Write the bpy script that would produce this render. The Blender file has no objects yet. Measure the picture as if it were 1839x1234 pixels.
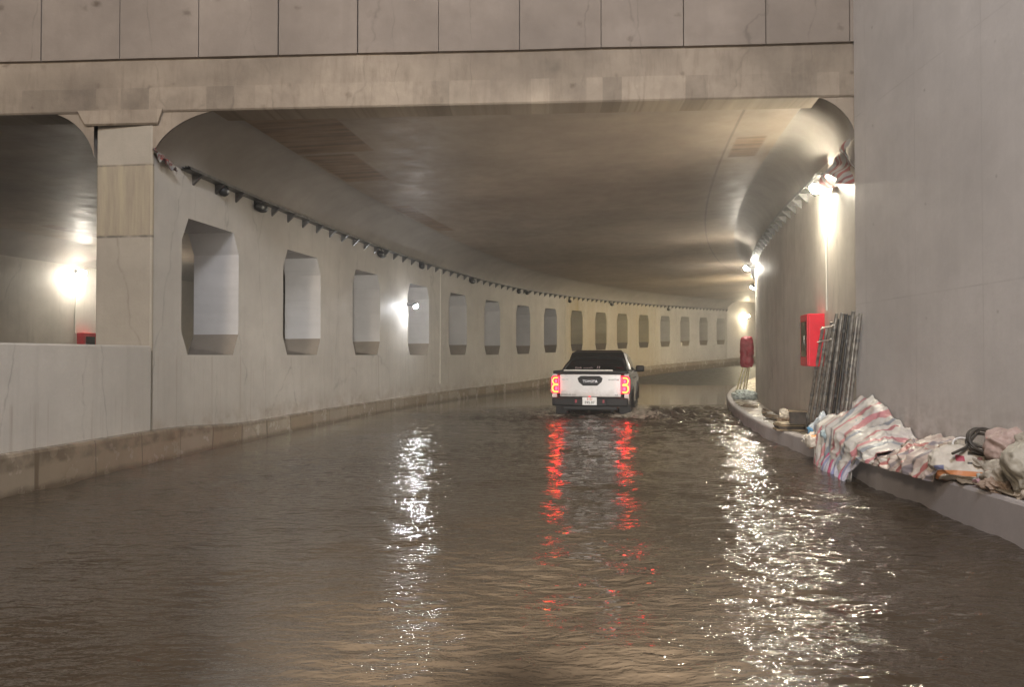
import bpy, bmesh, math, random
import numpy as np
from mathutils import Vector, Matrix, noise
R = math.radians
rnd = random.Random(7)
scene = bpy.context.scene
COL = scene.collection

# ------------------------------------------------------------------ road alignment
X0, Y0, A, B, CC, D = -4.73867218, 10.7198586, .133200251, 1.11069026e-02, 9.45656905e-05, -2.14954941e-06
_n = 6000
_S = np.linspace(0, 130, _n)
_h = A + B*_S + CC*_S**2 + D*_S**3
_hm = float(A + B*52 + CC*52**2 + D*52**3)
_h = np.where(_S > 52, _hm + (_S-52)*.004, _h)
_ds = _S[1]-_S[0]
_X = X0 + np.concatenate([[0], np.cumsum(np.sin(_h[:-1])*_ds)])
_Y = Y0 + np.concatenate([[0], np.cumsum(np.cos(_h[:-1])*_ds)])
def head(s): return A if s <= 0 else float(np.interp(s, _S, _h))
def P(s, w=0.0, z=0.0):
    if s <= 0: x, y, h = X0 + s*math.sin(A), Y0 + s*math.cos(A), A
    else: x, y, h = float(np.interp(s, _S, _X)), float(np.interp(s, _S, _Y)), head(s)
    return Vector((x + w*math.cos(h), y - w*math.sin(h), z))
def g(s):                                   # grade of the structure: level dip, then climbing away
    u = s-20
    return .0265*(u+math.sqrt(u*u+9))/2 + (.00012*(s-50)**2 if s > 50 else 0)
def PG(s, w, z): return P(s, w, z+g(s))
F_, CX_ = 1328.0, 919.5
def S(px, w, lo=-8.0, hi=16.0):             # station on an offset line seen on a given bearing
    t = (px-CX_)/F_
    best = None
    N = 400
    prev = None
    for i in range(N+1):
        s = lo+(hi-lo)*i/N
        p = P(s, w); f = p.x-t*p.y
        if prev is not None and prev[1]*f <= 0:
            return prev[0]+(s-prev[0])*abs(prev[1])/(abs(prev[1])+abs(f)+1e-9)
        prev = (s, f)
    return lo
CAMZ = 1.44

# ------------------------------------------------------------------ node helpers
def newmat(name):
    m = bpy.data.materials.new(name); m.use_nodes = True
    nt = m.node_tree; b = nt.nodes['Principled BSDF']
    return m, nt, b
def N(nt, t, **k):
    n = nt.nodes.new(t)
    for a, v in k.items():
        if hasattr(n, a): setattr(n, a, v)
    return n
def setin(n, **k):
    for a, v in k.items(): n.inputs[a.replace('_', ' ')].default_value = v
def coords(nt, kind='Object', scale=(1,1,1), rot=(0,0,0), loc=(0,0,0)):
    tc = N(nt, 'ShaderNodeTexCoord'); mp = N(nt, 'ShaderNodeMapping')
    nt.links.new(tc.outputs[kind], mp.inputs[0])
    mp.inputs['Scale'].default_value = scale; mp.inputs['Rotation'].default_value = rot; mp.inputs['Location'].default_value = loc
    return mp.outputs[0]
def tex(nt, vec, scale, detail=4, rough=.55, dist=0):
    n = N(nt, 'ShaderNodeTexNoise'); nt.links.new(vec, n.inputs['Vector'])
    n.inputs['Scale'].default_value = scale; n.inputs['Detail'].default_value = detail
    n.inputs['Roughness'].default_value = rough; n.inputs['Distortion'].default_value = dist
    return n.outputs['Fac']
def ramp(nt, fac, stops, interp='LINEAR'):
    r = N(nt, 'ShaderNodeValToRGB'); r.color_ramp.interpolation = interp
    e = r.color_ramp.elements
    while len(e) > 1: e.remove(e[0])
    for i, (p, c) in enumerate(stops):
        if not hasattr(c, '__len__'): c = (c, c, c)
        if i == 0: e[0].position = p; e[0].color = (*c, 1)
        else: q = e.new(p); q.color = (*c, 1)
    nt.links.new(fac, r.inputs[0]); return r.outputs[0]
def mix(nt, fac, a, b, mode='MIX'):
    m = N(nt, 'ShaderNodeMix', data_type='RGBA', blend_type=mode)
    for sock, v in ((m.inputs[0], fac), (m.inputs[6], a), (m.inputs[7], b)):
        if hasattr(v, 'is_linked') or hasattr(v, 'links'): nt.links.new(v, sock)
        elif hasattr(v, '__len__'): sock.default_value = (*v[:3], 1)
        else: sock.default_value = v
    return m.outputs[2]
def mth(nt, op, a, b=None, c=None, clamp=False):
    m = N(nt, 'ShaderNodeMath', operation=op); m.use_clamp = clamp
    for i, v in enumerate((a, b, c)):
        if v is None: continue
        if hasattr(v, 'links'): nt.links.new(v, m.inputs[i])
        else: m.inputs[i].default_value = v
    return m.outputs[0]
def bump(nt, b, h, strength=.3, dist=.02):
    n = N(nt, 'ShaderNodeBump'); nt.links.new(h, n.inputs['Height'])
    n.inputs['Strength'].default_value = strength; n.inputs['Distance'].default_value = dist
    nt.links.new(n.outputs[0], b.inputs['Normal']); return n
def sepuv(nt):
    tc = N(nt, 'ShaderNodeTexCoord'); s = N(nt, 'ShaderNodeSeparateXYZ')
    nt.links.new(tc.outputs['UV'], s.inputs[0]); return s.outputs[0], s.outputs[1], tc.outputs['UV']
def mask(nt, x, a, b, soft):                # 1 between a and b
    m1 = N(nt, 'ShaderNodeMapRange', interpolation_type='SMOOTHSTEP'); m2 = N(nt, 'ShaderNodeMapRange', interpolation_type='SMOOTHSTEP')
    for m, lo, hi in ((m1, a-soft, a+soft), (m2, b+soft, b-soft)):
        nt.links.new(x, m.inputs[0]); m.inputs[1].default_value = lo; m.inputs[2].default_value = hi
    if b-soft < b+soft:
        m2.inputs[1].default_value = b-soft; m2.inputs[2].default_value = b+soft
        m2.inputs[3].default_value = 1; m2.inputs[4].default_value = 0
    return mth(nt, 'MULTIPLY', m1.outputs[0], m2.outputs[0])

def plain(name, col, rough=.5, metal=0, spec=.5, noise_amt=.15, nscale=8, bumpk=0, emit=None, es=0, coat=0):
    m, nt, b = newmat(name)
    v = coords(nt)
    f = tex(nt, v, nscale, 5)
    c1 = tuple(max(0, x*(1-noise_amt*1.3)) for x in col); c2 = tuple(min(1, x*(1+noise_amt)) for x in col)
    nt.links.new(ramp(nt, f, [(.3, c1), (.7, c2)]), b.inputs['Base Color'])
    b.inputs['Roughness'].default_value = rough; b.inputs['Metallic'].default_value = metal
    b.inputs['Specular IOR Level'].default_value = spec
    b.inputs['Coat Weight'].default_value = coat
    if bumpk: bump(nt, b, f, bumpk, .01)
    if emit: b.inputs['Emission Color'].default_value = (*emit, 1); b.inputs['Emission Strength'].default_value = es
    return m

def concrete(name, base, streak=.35, blotch=.25, rough=.8, stain=None, stain_c=(.25,.18,.08), spec=.3, bumpk=.25, cracks=True, wave=0):
    """cast concrete; UV = metres along and up the surface, so streaks run down it"""
    m, nt, b = newmat(name)
    u, v, uv = sepuv(nt)
    mp = N(nt, 'ShaderNodeMapping'); nt.links.new(uv, mp.inputs[0]); mp.inputs['Scale'].default_value = (1, 1, 1)
    vec = mp.outputs[0]
    ms = N(nt, 'ShaderNodeMapping'); nt.links.new(uv, ms.inputs[0]); ms.inputs['Scale'].default_value = (3.0, .16, 1)
    big = tex(nt, vec, .45, 5, .6); mid = tex(nt, vec, 2.6, 6, .65); fine = tex(nt, vec, 26, 5, .7)
    st = tex(nt, ms.outputs[0], 1.6, 6, .65, .4)
    dark = tuple(x*.62 for x in base)
    c = mix(nt, ramp(nt, big, [(.3, 1-blotch*.0), (.7, 0)]), base, tuple(x*(1-blotch) for x in base))
    c = mix(nt, mth(nt, 'MULTIPLY', ramp(nt, mid, [(.45, 0), (.75, 1)]), blotch), c, dark)
    c = mix(nt, mth(nt, 'MULTIPLY', ramp(nt, st, [(.5, 0), (.72, 1)]), streak), c, dark)
    c = mix(nt, mth(nt, 'MULTIPLY', ramp(nt, fine, [(.4, 0), (.8, 1)]), .22), c, dark)
    if stain:                                # broad rusty damp patch between two stations
        k = None
        for (a_, b_, soft, amt) in stain:
            q = mth(nt, 'MULTIPLY', mask(nt, u, a_, b_, soft), amt)
            k = q if k is None else mth(nt, 'MAXIMUM', k, q)
        s2 = N(nt, 'ShaderNodeMapping'); nt.links.new(uv, s2.inputs[0]); s2.inputs['Scale'].default_value = (1.6, .12, 1); s2.inputs['Location'].default_value = (3.3, 1, 0)
        sn = ramp(nt, tex(nt, s2.outputs[0], 1.3, 5, .6), [(.3, .25), (.65, 1)])
        c = mix(nt, mth(nt, 'MULTIPLY', k, sn), c, stain_c)
    if cracks:
        # hairline casting cracks: thin bands of a stretched cell pattern
        mc = N(nt, 'ShaderNodeMapping'); nt.links.new(uv, mc.inputs[0]); mc.inputs['Scale'].default_value = (.55, .10, 1)
        vo = N(nt, 'ShaderNodeTexVoronoi', feature='DISTANCE_TO_EDGE'); vo.inputs['Scale'].default_value = 1.3
        ad = N(nt, 'ShaderNodeVectorMath', operation='ADD'); sc = N(nt, 'ShaderNodeVectorMath', operation='SCALE')
        nn = N(nt, 'ShaderNodeTexNoise'); nn.inputs['Scale'].default_value = 2.2; nn.inputs['Detail'].default_value = 6
        nt.links.new(uv, nn.inputs[0]); nt.links.new(nn.outputs['Color'], sc.inputs[0]); sc.inputs['Scale'].default_value = .10
        nt.links.new(mc.outputs[0], ad.inputs[0]); nt.links.new(sc.outputs[0], ad.inputs[1]); nt.links.new(ad.outputs[0], vo.inputs[0])
        cr = ramp(nt, vo.outputs[0], [(0, 1), (.006, 0)])
        c = mix(nt, mth(nt, 'MULTIPLY', cr, mth(nt, 'MULTIPLY', ramp(nt, mid, [(.35, 0), (.6, 1)]), .55)), c, tuple(x*.35 for x in base))
    nt.links.new(c, b.inputs['Base Color'])
    nt.links.new(ramp(nt, mid, [(.3, max(.05, rough-.12)), (.7, min(1, rough+.1))]), b.inputs['Roughness'])
    b.inputs['Specular IOR Level'].default_value = spec
    h = mth(nt, 'ADD', mth(nt, 'MULTIPLY', fine, .35), mid)
    if wave:
        w1 = N(nt, 'ShaderNodeMapping'); nt.links.new(uv, w1.inputs[0]); w1.inputs['Scale'].default_value = (1.4, .22, 1)
        h = mth(nt, 'ADD', h, mth(nt, 'MULTIPLY', tex(nt, w1.outputs[0], 1.5, 3, .5), wave))
    bump(nt, b, h, bumpk, .02)
    return m, nt, b, c

# ------------------------------------------------------------------ mesh helpers
def setp(o, label=None, cat=None, group=None, kind=None):
    if label: o['label'] = label
    if cat: o['category'] = cat
    if group: o['group'] = group
    if kind: o['kind'] = kind
    return o
def link(name, me, mat=None, parent=None):
    o = bpy.data.objects.new(name, me); COL.objects.link(o)
    if mat is not None:
        for m in (mat if isinstance(mat, (list, tuple)) else [mat]): me.materials.append(m)
    if parent is not None: o.parent = parent
    return o
class MB:
    def __init__(s): s.v = []; s.f = []; s.uv = []; s.mi = []; s.sm = []
    def face(s, pts, uvs=None, mi=0, smooth=False):
        i = len(s.v); s.v += [tuple(p) for p in pts]; s.f.append(tuple(range(i, i+len(pts))))
        s.uv.append(uvs or [(p[0]+p[1], p[2]) for p in pts]); s.mi.append(mi); s.sm.append(smooth)
    def grid(s, rows, uvrows=None, mi=0, smooth=True):
        i0 = len(s.v); n = len(rows[0])
        for r in rows: s.v += [tuple(p) for p in r]
        for a in range(len(rows)-1):
            for c in range(n-1):
                q = [(a, c), (a, c+1), (a+1, c+1), (a+1, c)]
                s.f.append(tuple(i0+x*n+y for x, y in q))
                s.uv.append([uvrows[x][y] if uvrows else (y, x) for x, y in q]); s.mi.append(mi); s.sm.append(smooth)
    def box(s, c, d, rot=None, bev=0, mi=0, smooth=False):
        bm = bmesh.new(); bmesh.ops.create_cube(bm, size=1)
        for v in bm.verts: v.co = Vector((v.co.x*d[0], v.co.y*d[1], v.co.z*d[2]))
        if bev: bmesh.ops.bevel(bm, geom=bm.edges[:], offset=bev, segments=2, profile=.6, affect='EDGES')
        M = Matrix.Translation(Vector(c)) @ ((rot if isinstance(rot, Matrix) else Matrix.Rotation(rot, 4, 'Z')) if rot is not None else Matrix())
        s.bm(bm, M, mi, smooth)
    def bm(s, bm, M=Matrix(), mi=0, smooth=False):
        i0 = len(s.v); bm.verts.index_update()
        s.v += [tuple(M @ v.co) for v in bm.verts]
        for f in bm.faces:
            s.f.append(tuple(i0+v.index for v in f.verts))
            s.uv.append([((M@v.co).x+(M@v.co).y, (M@v.co).z) for v in f.verts]); s.mi.append(mi); s.sm.append(smooth)
        bm.free()
    def tube(s, pts, r, n=8, mi=0, cap=True, r2=None):
        pts = [Vector(p) for p in pts]; rows = []
        for i, p in enumerate(pts):
            t = (pts[min(i+1, len(pts)-1)]-pts[max(i-1, 0)]).normalized()
            a = t.cross(Vector((0, 0, 1)) if abs(t.z) < .9 else Vector((1, 0, 0))).normalized(); b = t.cross(a)
            rr = r if r2 is None else r+(r2-r)*i/(len(pts)-1)
            rows.append([p+(a*math.cos(q*2*math.pi/n)+b*math.sin(q*2*math.pi/n))*rr for q in range(n+1)])
        s.grid(rows, None, mi, True)
        if cap:
            s.face(rows[0][:-1][::-1], None, mi); s.face(rows[-1][:-1], None, mi)
    def prism(s, poly, M, depth, bev=0, mi=0):   # poly in xy of M, extruded +z
        bm = bmesh.new(); vs = [bm.verts.new((p[0], p[1], 0)) for p in poly]; f = bm.faces.new(vs)
        r = bmesh.ops.extrude_face_region(bm, geom=[f])
        for e in r['geom']:
            if isinstance(e, bmesh.types.BMVert): e.co.z += depth
        bmesh.ops.recalc_face_normals(bm, faces=bm.faces[:])
        if bev: bmesh.ops.bevel(bm, geom=bm.edges[:], offset=bev, segments=2, profile=.6, affect='EDGES', clamp_overlap=True)
        s.bm(bm, M, mi)
    def build(s, name, mat=None, parent=None, weld=False):
        me = bpy.data.meshes.new(name); me.from_pydata(s.v, [], s.f); 
        ul = me.uv_layers.new(name='UVMap')
        flat = [c for f in s.uv for p in f for c in p[:2]]
        ul.data.foreach_set('uv', flat)
        me.polygons.foreach_set('material_index', s.mi); me.polygons.foreach_set('use_smooth', s.sm)
        if weld:
            bm = bmesh.new(); bm.from_mesh(me); bmesh.ops.remove_doubles(bm, verts=bm.verts[:], dist=.0005)
            bmesh.ops.recalc_face_normals(bm, faces=bm.faces[:]); bm.to_mesh(me); bm.free()
        me.update()
        return link(name, me, mat, parent)
def empty(name, loc=(0,0,0), rz=0, label=None, cat=None, group=None):
    o = bpy.data.objects.new(name, None); COL.objects.link(o); o.location = loc; o.rotation_euler = (0, 0, rz)
    return setp(o, label, cat, group)
def srange(a, b, step):
    n = max(1, int(math.ceil((b-a)/step))); return [a+(b-a)*i/n for i in range(n+1)]
def mouth(s, w): return max(s, -.84+.1034*w+.05)     # nothing of the roof starts before the back of the skewed beam
def strip(mb, prof, ss, off=0, mi=0, smooth=False, grade=True, cut=False):   # sweep (w,z) profile along stations
    L = [0]
    for a, b in zip(prof, prof[1:]): L.append(L[-1]+math.hypot(b[0]-a[0], b[1]-a[1]))
    c_ = mouth if cut else (lambda s, w: s)
    rows = [[PG(c_(s, w), w, z) for (w, z) in prof] for s in ss]
    uv = [[(c_(s, p_[0]), l+off) for l, p_ in zip(L, prof)] for s in ss]
    mb.grid(rows, uv, mi, smooth)
def text_mesh(txt, size, depth=.002, bold=0):
    c = bpy.data.curves.new('writing', 'FONT'); c.body = txt; c.size = size; c.extrude = depth; c.align_x = 'CENTER'; c.align_y = 'CENTER'; c.offset = bold
    c.resolution_u = 3
    o = bpy.data.objects.new('writing', c); COL.objects.link(o)
    dg = bpy.context.evaluated_depsgraph_get(); me = bpy.data.meshes.new_from_object(o.evaluated_get(dg))
    bpy.data.objects.remove(o); me.materials.clear(); return me

# ------------------------------------------------------------------ materials
M = {}
M['wall'], nt, b, c = concrete('painted_tunnel_wall', (.57,.54,.495), streak=.34, blotch=.26, rough=.62,
    stain=[(25.5, 39.5, .9, .52), (26.2, 27.8, .4, 1)], stain_c=(.36,.28,.13), spec=.35, bumpk=.16)
u, v, uv = sepuv(nt)
ms = N(nt, 'ShaderNodeMapping'); nt.links.new(uv, ms.inputs[0]); ms.inputs['Scale'].default_value = (9, .12, 1)
dr_ = mth(nt, 'MULTIPLY', ramp(nt, tex(nt, ms.outputs[0], 1.3, 5, .65), [(.57, 0), (.66, 1)]), mask(nt, v, .2, 1.42, .05))
c = mix(nt, mth(nt, 'MULTIPLY', dr_, .45), c, (.28,.22,.18))
c = mix(nt, mth(nt, 'MULTIPLY', mask(nt, v, -1, .55, .22), ramp(nt, tex(nt, uv, 3.5, 6, .7), [(.42, 0), (.62, .55)])), c, (.26,.20,.15))
nt.links.new(c, b.inputs['Base Color'])
M['reveal'], *_ = concrete('opening_reveal_paint', (.66,.645,.63), streak=.4, blotch=.3, rough=.6, bumpk=.1, cracks=False)
M['reveal_s'], *_ = concrete('opening_reveal_stained', (.72,.65,.46), streak=.4, blotch=.3, rough=.7, bumpk=.15, cracks=False)
M['sillm'], *_ = concrete('dusty_sill', (.40,.35,.29), streak=.1, blotch=.6, rough=.9, bumpk=.4, cracks=False)
M['plinth'], nt, b, c = concrete('wet_plinth_concrete', (.47,.41,.33), streak=.7, blotch=.45, rough=.24, spec=.6, bumpk=.15)
u, v, uv = sepuv(nt)
wn = N(nt, 'ShaderNodeTexWhiteNoise', noise_dimensions='1D')
uu = mth(nt, 'ADD', u, mth(nt, 'MULTIPLY', tex(nt, coords(nt, 'UV', (1, .15, 0)), 2.5, 2), .5))
nt.links.new(mth(nt, 'FLOOR', mth(nt, 'MULTIPLY', uu, 1.15)), wn.inputs['W'])
c = mix(nt, ramp(nt, wn.outputs[0], [(0, .6), (.45, .3), (.8, 0)]), c, (.20,.145,.09))
jn = ramp(nt, mth(nt, 'FRACT', mth(nt, 'MULTIPLY', uu, 1.15)), [(0, .7), (.02, .7), (.04, 0)])
c = mix(nt, jn, c, (.10,.075,.05))
tide = ramp(nt, mth(nt, 'ADD', v, mth(nt, 'MULTIPLY', tex(nt, uv, 2.2, 6, .7), .16)), [(.20, 1), (.27, 0)])
c = mix(nt, mth(nt, 'MULTIPLY', tide, .65), c, (.09,.065,.045))
topd = mask(nt, v, .36, .62, .03)
c = mix(nt, mth(nt, 'MULTIPLY', topd, ramp(nt, tex(nt, uv, 5, 5), [(.4, .1), (.6, .8)])), c, (.14,.11,.08))
nt.links.new(c, b.inputs['Base Color'])
M['beam'], nt, b, c = concrete('board_marked_beam_concrete', (.49,.41,.32), streak=.6, blotch=.75, rough=.85, bumpk=.4)
# boarded strip along the beam's lower edge: cells of paler and greyer cast along it
u, v, uv = sepuv(nt)
br = N(nt, 'ShaderNodeMapping'); nt.links.new(uv, br.inputs[0]); br.inputs['Scale'].default_value = (3.1, 0, 0)
wn = N(nt, 'ShaderNodeTexWhiteNoise', noise_dimensions='1D')
fl = mth(nt, 'FLOOR', mth(nt, 'MULTIPLY', mth(nt, 'ADD', u, mth(nt, 'MULTIPLY', tex(nt, coords(nt, 'UV', (1, 0, 0)), .9, 1), 1.6)), 2.6)); nt.links.new(fl, wn.inputs['W'])
cell = ramp(nt, mth(nt, 'ADD', wn.outputs[0], mth(nt, 'MULTIPLY', mth(nt, 'SUBTRACT', tex(nt, uv, 6, 5, .7), .5), 1.1)), [(0, .84), (.4, 1.0), (1, 1.22)])
s5 = N(nt, 'ShaderNodeMapping'); nt.links.new(uv, s5.inputs[0]); s5.inputs['Scale'].default_value = (6, .9, 1)
c = mix(nt, mth(nt, 'MULTIPLY', ramp(nt, tex(nt, s5.outputs[0], 2.2, 5, .7), [(.5, 0), (.68, 1)]), .45), c, (.20,.16,.12))
c = mix(nt, ramp(nt, tex(nt, uv, .8, 6, .7, .6), [(.52, 0), (.66, .5)]), c, (.22,.18,.145))
low = mask(nt, v, 4.5, 5.10, .006)
c2 = mix(nt, low, c, mix(nt, 1.0, c, cell, 'MULTIPLY'))
spv = N(nt, 'ShaderNodeTexVoronoi', voronoi_dimensions='2D'); nt.links.new(uv, spv.inputs[0]); spv.inputs['Scale'].default_value = 1.6
spot = ramp(nt, mth(nt, 'ADD', spv.outputs['Distance'], mth(nt, 'MULTIPLY', tex(nt, uv, 8, 6, .7), .36)), [(.18, 1), (.25, 0)])
c2 = mix(nt, mth(nt, 'MULTIPLY', mth(nt, 'MULTIPLY', spot, .6), ramp(nt, tex(nt, uv, 1.3, 2), [(.4, .1), (.6, 1)])), c2, (.09,.065,.045))
nt.links.new(c2, b.inputs['Base Color'])
M['panel'], nt, b, c = concrete('fascia_panel_concrete', (.37,.315,.265), streak=.25, blotch=.45, rough=.85, bumpk=.35)
u, v, uv = sepuv(nt)
spv = N(nt, 'ShaderNodeTexVoronoi', voronoi_dimensions='2D'); nt.links.new(uv, spv.inputs[0]); spv.inputs['Scale'].default_value = 1.25
spot = ramp(nt, mth(nt, 'ADD', spv.outputs['Distance'], mth(nt, 'MULTIPLY', tex(nt, uv, 7, 6, .7), .34)), [(.17, 1), (.24, 0)])
nt.links.new(mix(nt, mth(nt, 'MULTIPLY', mth(nt, 'MULTIPLY', spot, .75), ramp(nt, tex(nt, uv, 1.1, 2), [(.4, .15), (.6, 1)])), c, (.10,.075,.055)), b.inputs['Base Color'])
M['col'], nt, b, c = concrete('column_render', (.50,.45,.37), streak=.25, blotch=.35, rough=.8, bumpk=.3)
u, v, uv = sepuv(nt)
band = mask(nt, v, 3.05, 4.02, .015)
ms = N(nt, 'ShaderNodeMapping'); nt.links.new(uv, ms.inputs[0]); ms.inputs['Scale'].default_value = (7, .6, 1)
sk = ramp(nt, tex(nt, ms.outputs[0], 1.5, 4, .6), [(.35, (.30,.25,.19)), (.6, (.42,.36,.25)), (.8, (.50,.44,.28))])
c2 = mix(nt, mth(nt, 'MULTIPLY', band, .8), c, sk)
line = mth(nt, 'MAXIMUM', mask(nt, v, 3.03, 3.06, .012), mask(nt, v, 4.0, 4.02, .01))
c2 = mix(nt, mth(nt, 'MULTIPLY', line, ramp(nt, tex(nt, uv, 7, 3), [(.35, .2), (.6, .9)])), c2, (.13,.12,.10))
nt.links.new(c2, b.inputs['Base Color'])
M['ceil'], nt, b, c = concrete('tunnel_ceiling', (.42,.35,.28), streak=.35, blotch=.4, rough=.55, spec=.20, bumpk=.18, wave=.9, cracks=False)
u, v, uv = sepuv(nt)                          # v = metres from the left wall
jl = mth(nt, 'FRACT', mth(nt, 'MULTIPLY', u, 1/6.1)); jm = ramp(nt, jl, [(0, 1), (.004, 0)])
k = mth(nt, 'MULTIPLY', mask(nt, u, -1.2, 1.6, .05), mask(nt, v, 1.0, 2.3, .02))
k2 = mth(nt, 'MULTIPLY', mask(nt, u, 1.7, 3.6, .05), mask(nt, v, 1.05, 1.9, .04))
k3 = mth(nt, 'MULTIPLY', mask(nt, u, 2.0, 3.3, .05), mask(nt, v, 8.05, 8.5, .03))
k4 = mth(nt, 'MULTIPLY', mask(nt, u, 6.0, 9.4, .05), mask(nt, v, 1.05, 1.5, .04))
kk = mth(nt, 'MAXIMUM', mth(nt, 'MAXIMUM', k, k2), mth(nt, 'MAXIMUM', k3, k4))
ms = N(nt, 'ShaderNodeMapping'); nt.links.new(uv, ms.inputs[0]); ms.inputs['Scale'].default_value = (5.5, .5, 1)
wood = ramp(nt, tex(nt, ms.outputs[0], 1.2, 3), [(.4, (.13,.085,.055)), (.58, (.28,.19,.12)), (.7, (.20,.14,.09))])
c2 = mix(nt, mth(nt, 'MULTIPLY', kk, .7), c, wood)
c2 = mix(nt, mth(nt, 'MULTIPLY', jm, .4), c2, (.09,.075,.06))
c2 = mix(nt, mth(nt, 'MULTIPLY', mask(nt, v, 7.93, 7.97, .01), .5), c2, (.12,.10,.09))
nt.links.new(c2, b.inputs['Base Color'])
M['haunch'], *_ = concrete('haunch_concrete', (.40,.37,.335), streak=.25, blotch=.3, rough=.72, spec=.25, bumpk=.15, cracks=False)
M['rwall'], *_ = concrete('right_wall_concrete', (.60,.555,.49), streak=.75, blotch=.35, rough=.6, spec=.4, bumpk=.25)
M['nwall'], *_ = concrete('approach_wall_concrete', (.72,.69,.665), streak=.12, blotch=.26, rough=.7, spec=.3, bumpk=.2, cracks=False)
_, nt, b, c = (M['nwall'], M['nwall'].node_tree, M['nwall'].node_tree.nodes['Principled BSDF'], None)
src = b.inputs['Base Color'].links[0].from_socket
u, v, uv = sepuv(nt)
ju = ramp(nt, mth(nt, 'FRACT', mth(nt, 'MULTIPLY', mth(nt, 'ADD', u, 30.7), 1/1.22)), [(0, 1), (.006, 1), (.011, 0)])
jv = ramp(nt, mth(nt, 'FRACT', mth(nt, 'MULTIPLY', mth(nt, 'ADD', v, .35), 1/2.44)), [(0, 1), (.003, 1), (.006, 0)])
hx = mth(nt, 'SUBTRACT', mth(nt, 'FRACT', mth(nt, 'MULTIPLY', mth(nt, 'ADD', u, 30.3), 1/1.22)), .5)
hy = mth(nt, 'SUBTRACT', mth(nt, 'FRACT', mth(nt, 'MULTIPLY', v, 1/1.22)), .5)
hole = ramp(nt, mth(nt, 'SQRT', mth(nt, 'ADD', mth(nt, 'MULTIPLY', hx, hx), mth(nt, 'MULTIPLY', hy, hy))), [(0, 1), (.010, 1), (.016, 0)])
br_ = ramp(nt, tex(nt, uv, 1.7, 4), [(.35, .1), (.65, .8)])
k_ = mth(nt, 'MULTIPLY', mth(nt, 'MAXIMUM', mth(nt, 'MULTIPLY', mth(nt, 'MAXIMUM', ju, jv), .28), mth(nt, 'MULTIPLY', hole, .55)), br_)
c_ = mix(nt, k_, src, (.16,.14,.12))
s3 = N(nt, 'ShaderNodeMapping'); nt.links.new(uv, s3.inputs[0]); s3.inputs['Scale'].default_value = (5.5, .10, 1)
c_ = mix(nt, mth(nt, 'MULTIPLY', ramp(nt, tex(nt, s3.outputs[0], 1.4, 4, .6), [(.56, 0), (.66, 1)]), .12), c_, (.70,.68,.64))
lowv = mask(nt, v, -1, .85, .35)
c_ = mix(nt, mth(nt, 'MULTIPLY', lowv, ramp(nt, tex(nt, uv, 3.2, 6, .7), [(.4, 0), (.62, .55)])), c_, (.22,.18,.14))
nt.links.new(c_, b.inputs['Base Color'])
M['kerb'], *_ = concrete('kerb_concrete', (.46,.42,.41), streak=.15, blotch=.3, rough=.55, spec=.4, bumpk=.25, cracks=False)
M['pave'], nt, b, c = concrete('muddy_pavement', (.42,.35,.25), streak=.1, blotch=.85, rough=.32, spec=.6, bumpk=.9, cracks=False)
M['road'], nt, b, c = concrete('wet_asphalt', (.032,.032,.031), streak=.1, blotch=.3, rough=.5, spec=.22, bumpk=.25, cracks=False)

# muddy flood water
m, nt, b = newmat('muddy_water'); M['water'] = m
vec = coords(nt)
at = N(nt, 'ShaderNodeAttribute', attribute_name='chop')
n1 = tex(nt, coords(nt, scale=(1, 2.4, 1)), 6.5, 3, .5, .3)
n2 = tex(nt, coords(nt, scale=(1, 1.6, 1), rot=(0,0,.5)), 17, 3, .6)
h = mth(nt, 'ADD', n1, mth(nt, 'MULTIPLY', n2, .10))
bp = bump(nt, b, mth(nt, 'MULTIPLY', h, at.outputs['Fac']), 1.0, .033)
cl = ramp(nt, tex(nt, vec, .5, 4), [(.35, (.047,.034,.022)), (.7, (.063,.047,.032))])
af = N(nt, 'ShaderNodeAttribute', attribute_name='foam')
fn = tex(nt, coords(nt, scale=(1, 1.3, 1)), 7, 6, .75, .5)
fm = ramp(nt, mth(nt, 'ADD', mth(nt, 'MULTIPLY', fn, .9), mth(nt, 'MULTIPLY', af.outputs['Fac'], .32)), [(.62, 0), (.74, 1)])
scum = mth(nt, 'MULTIPLY', ramp(nt, tex(nt, coords(nt, scale=(.5, 2.2, 1)), 1.4, 7, .7, 1.0), [(.60, 0), (.70, 1)]), .35)
cl = mix(nt, scum, cl, (.105,.085,.062))
cl = mix(nt, mth(nt, 'MULTIPLY', fm, mth(nt, 'MULTIPLY', af.outputs['Fac'], 1.6, None, True)), cl, (.42,.37,.30))
nt.links.new(cl, b.inputs['Base Color'])
b.inputs['Roughness'].default_value = .014; b.inputs['IOR'].default_value = 1.33

M['black'] = plain('black_plastic', (.008,.008,.009), .5, spec=.25)
M['tyre'] = plain('tyre_rubber', (.02,.02,.02), .75)
M['rim'] = plain('alloy_rim', (.35,.35,.36), .3, .9)
M['paint'] = plain('white_car_paint', (.70,.69,.68), .25, noise_amt=.03, coat=.6)
nt = M['paint'].node_tree; b = nt.nodes['Principled BSDF']
src = b.inputs['Base Color'].links[0].from_socket; sz = N(nt, 'ShaderNodeSeparateXYZ'); nt.links.new(coords(nt), sz.inputs[0])
mud = ramp(nt, mth(nt, 'SUBTRACT', mth(nt, 'ADD', sz.outputs[2], mth(nt, 'MULTIPLY', tex(nt, coords(nt), 7, 6, .7), .5)), .25), [(.62, .6), (.90, .0)])
nt.links.new(mix(nt, mud, src, (.22,.17,.12)), b.inputs['Base Color'])
M['glass'] = plain('dark_tinted_glass', (.006,.006,.007), .06, spec=.6, noise_amt=.02)
M['steel'] = plain('grimy_scaffold_steel', (.30,.285,.26), .42, .7, noise_amt=.5, nscale=14, bumpk=.2)
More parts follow.
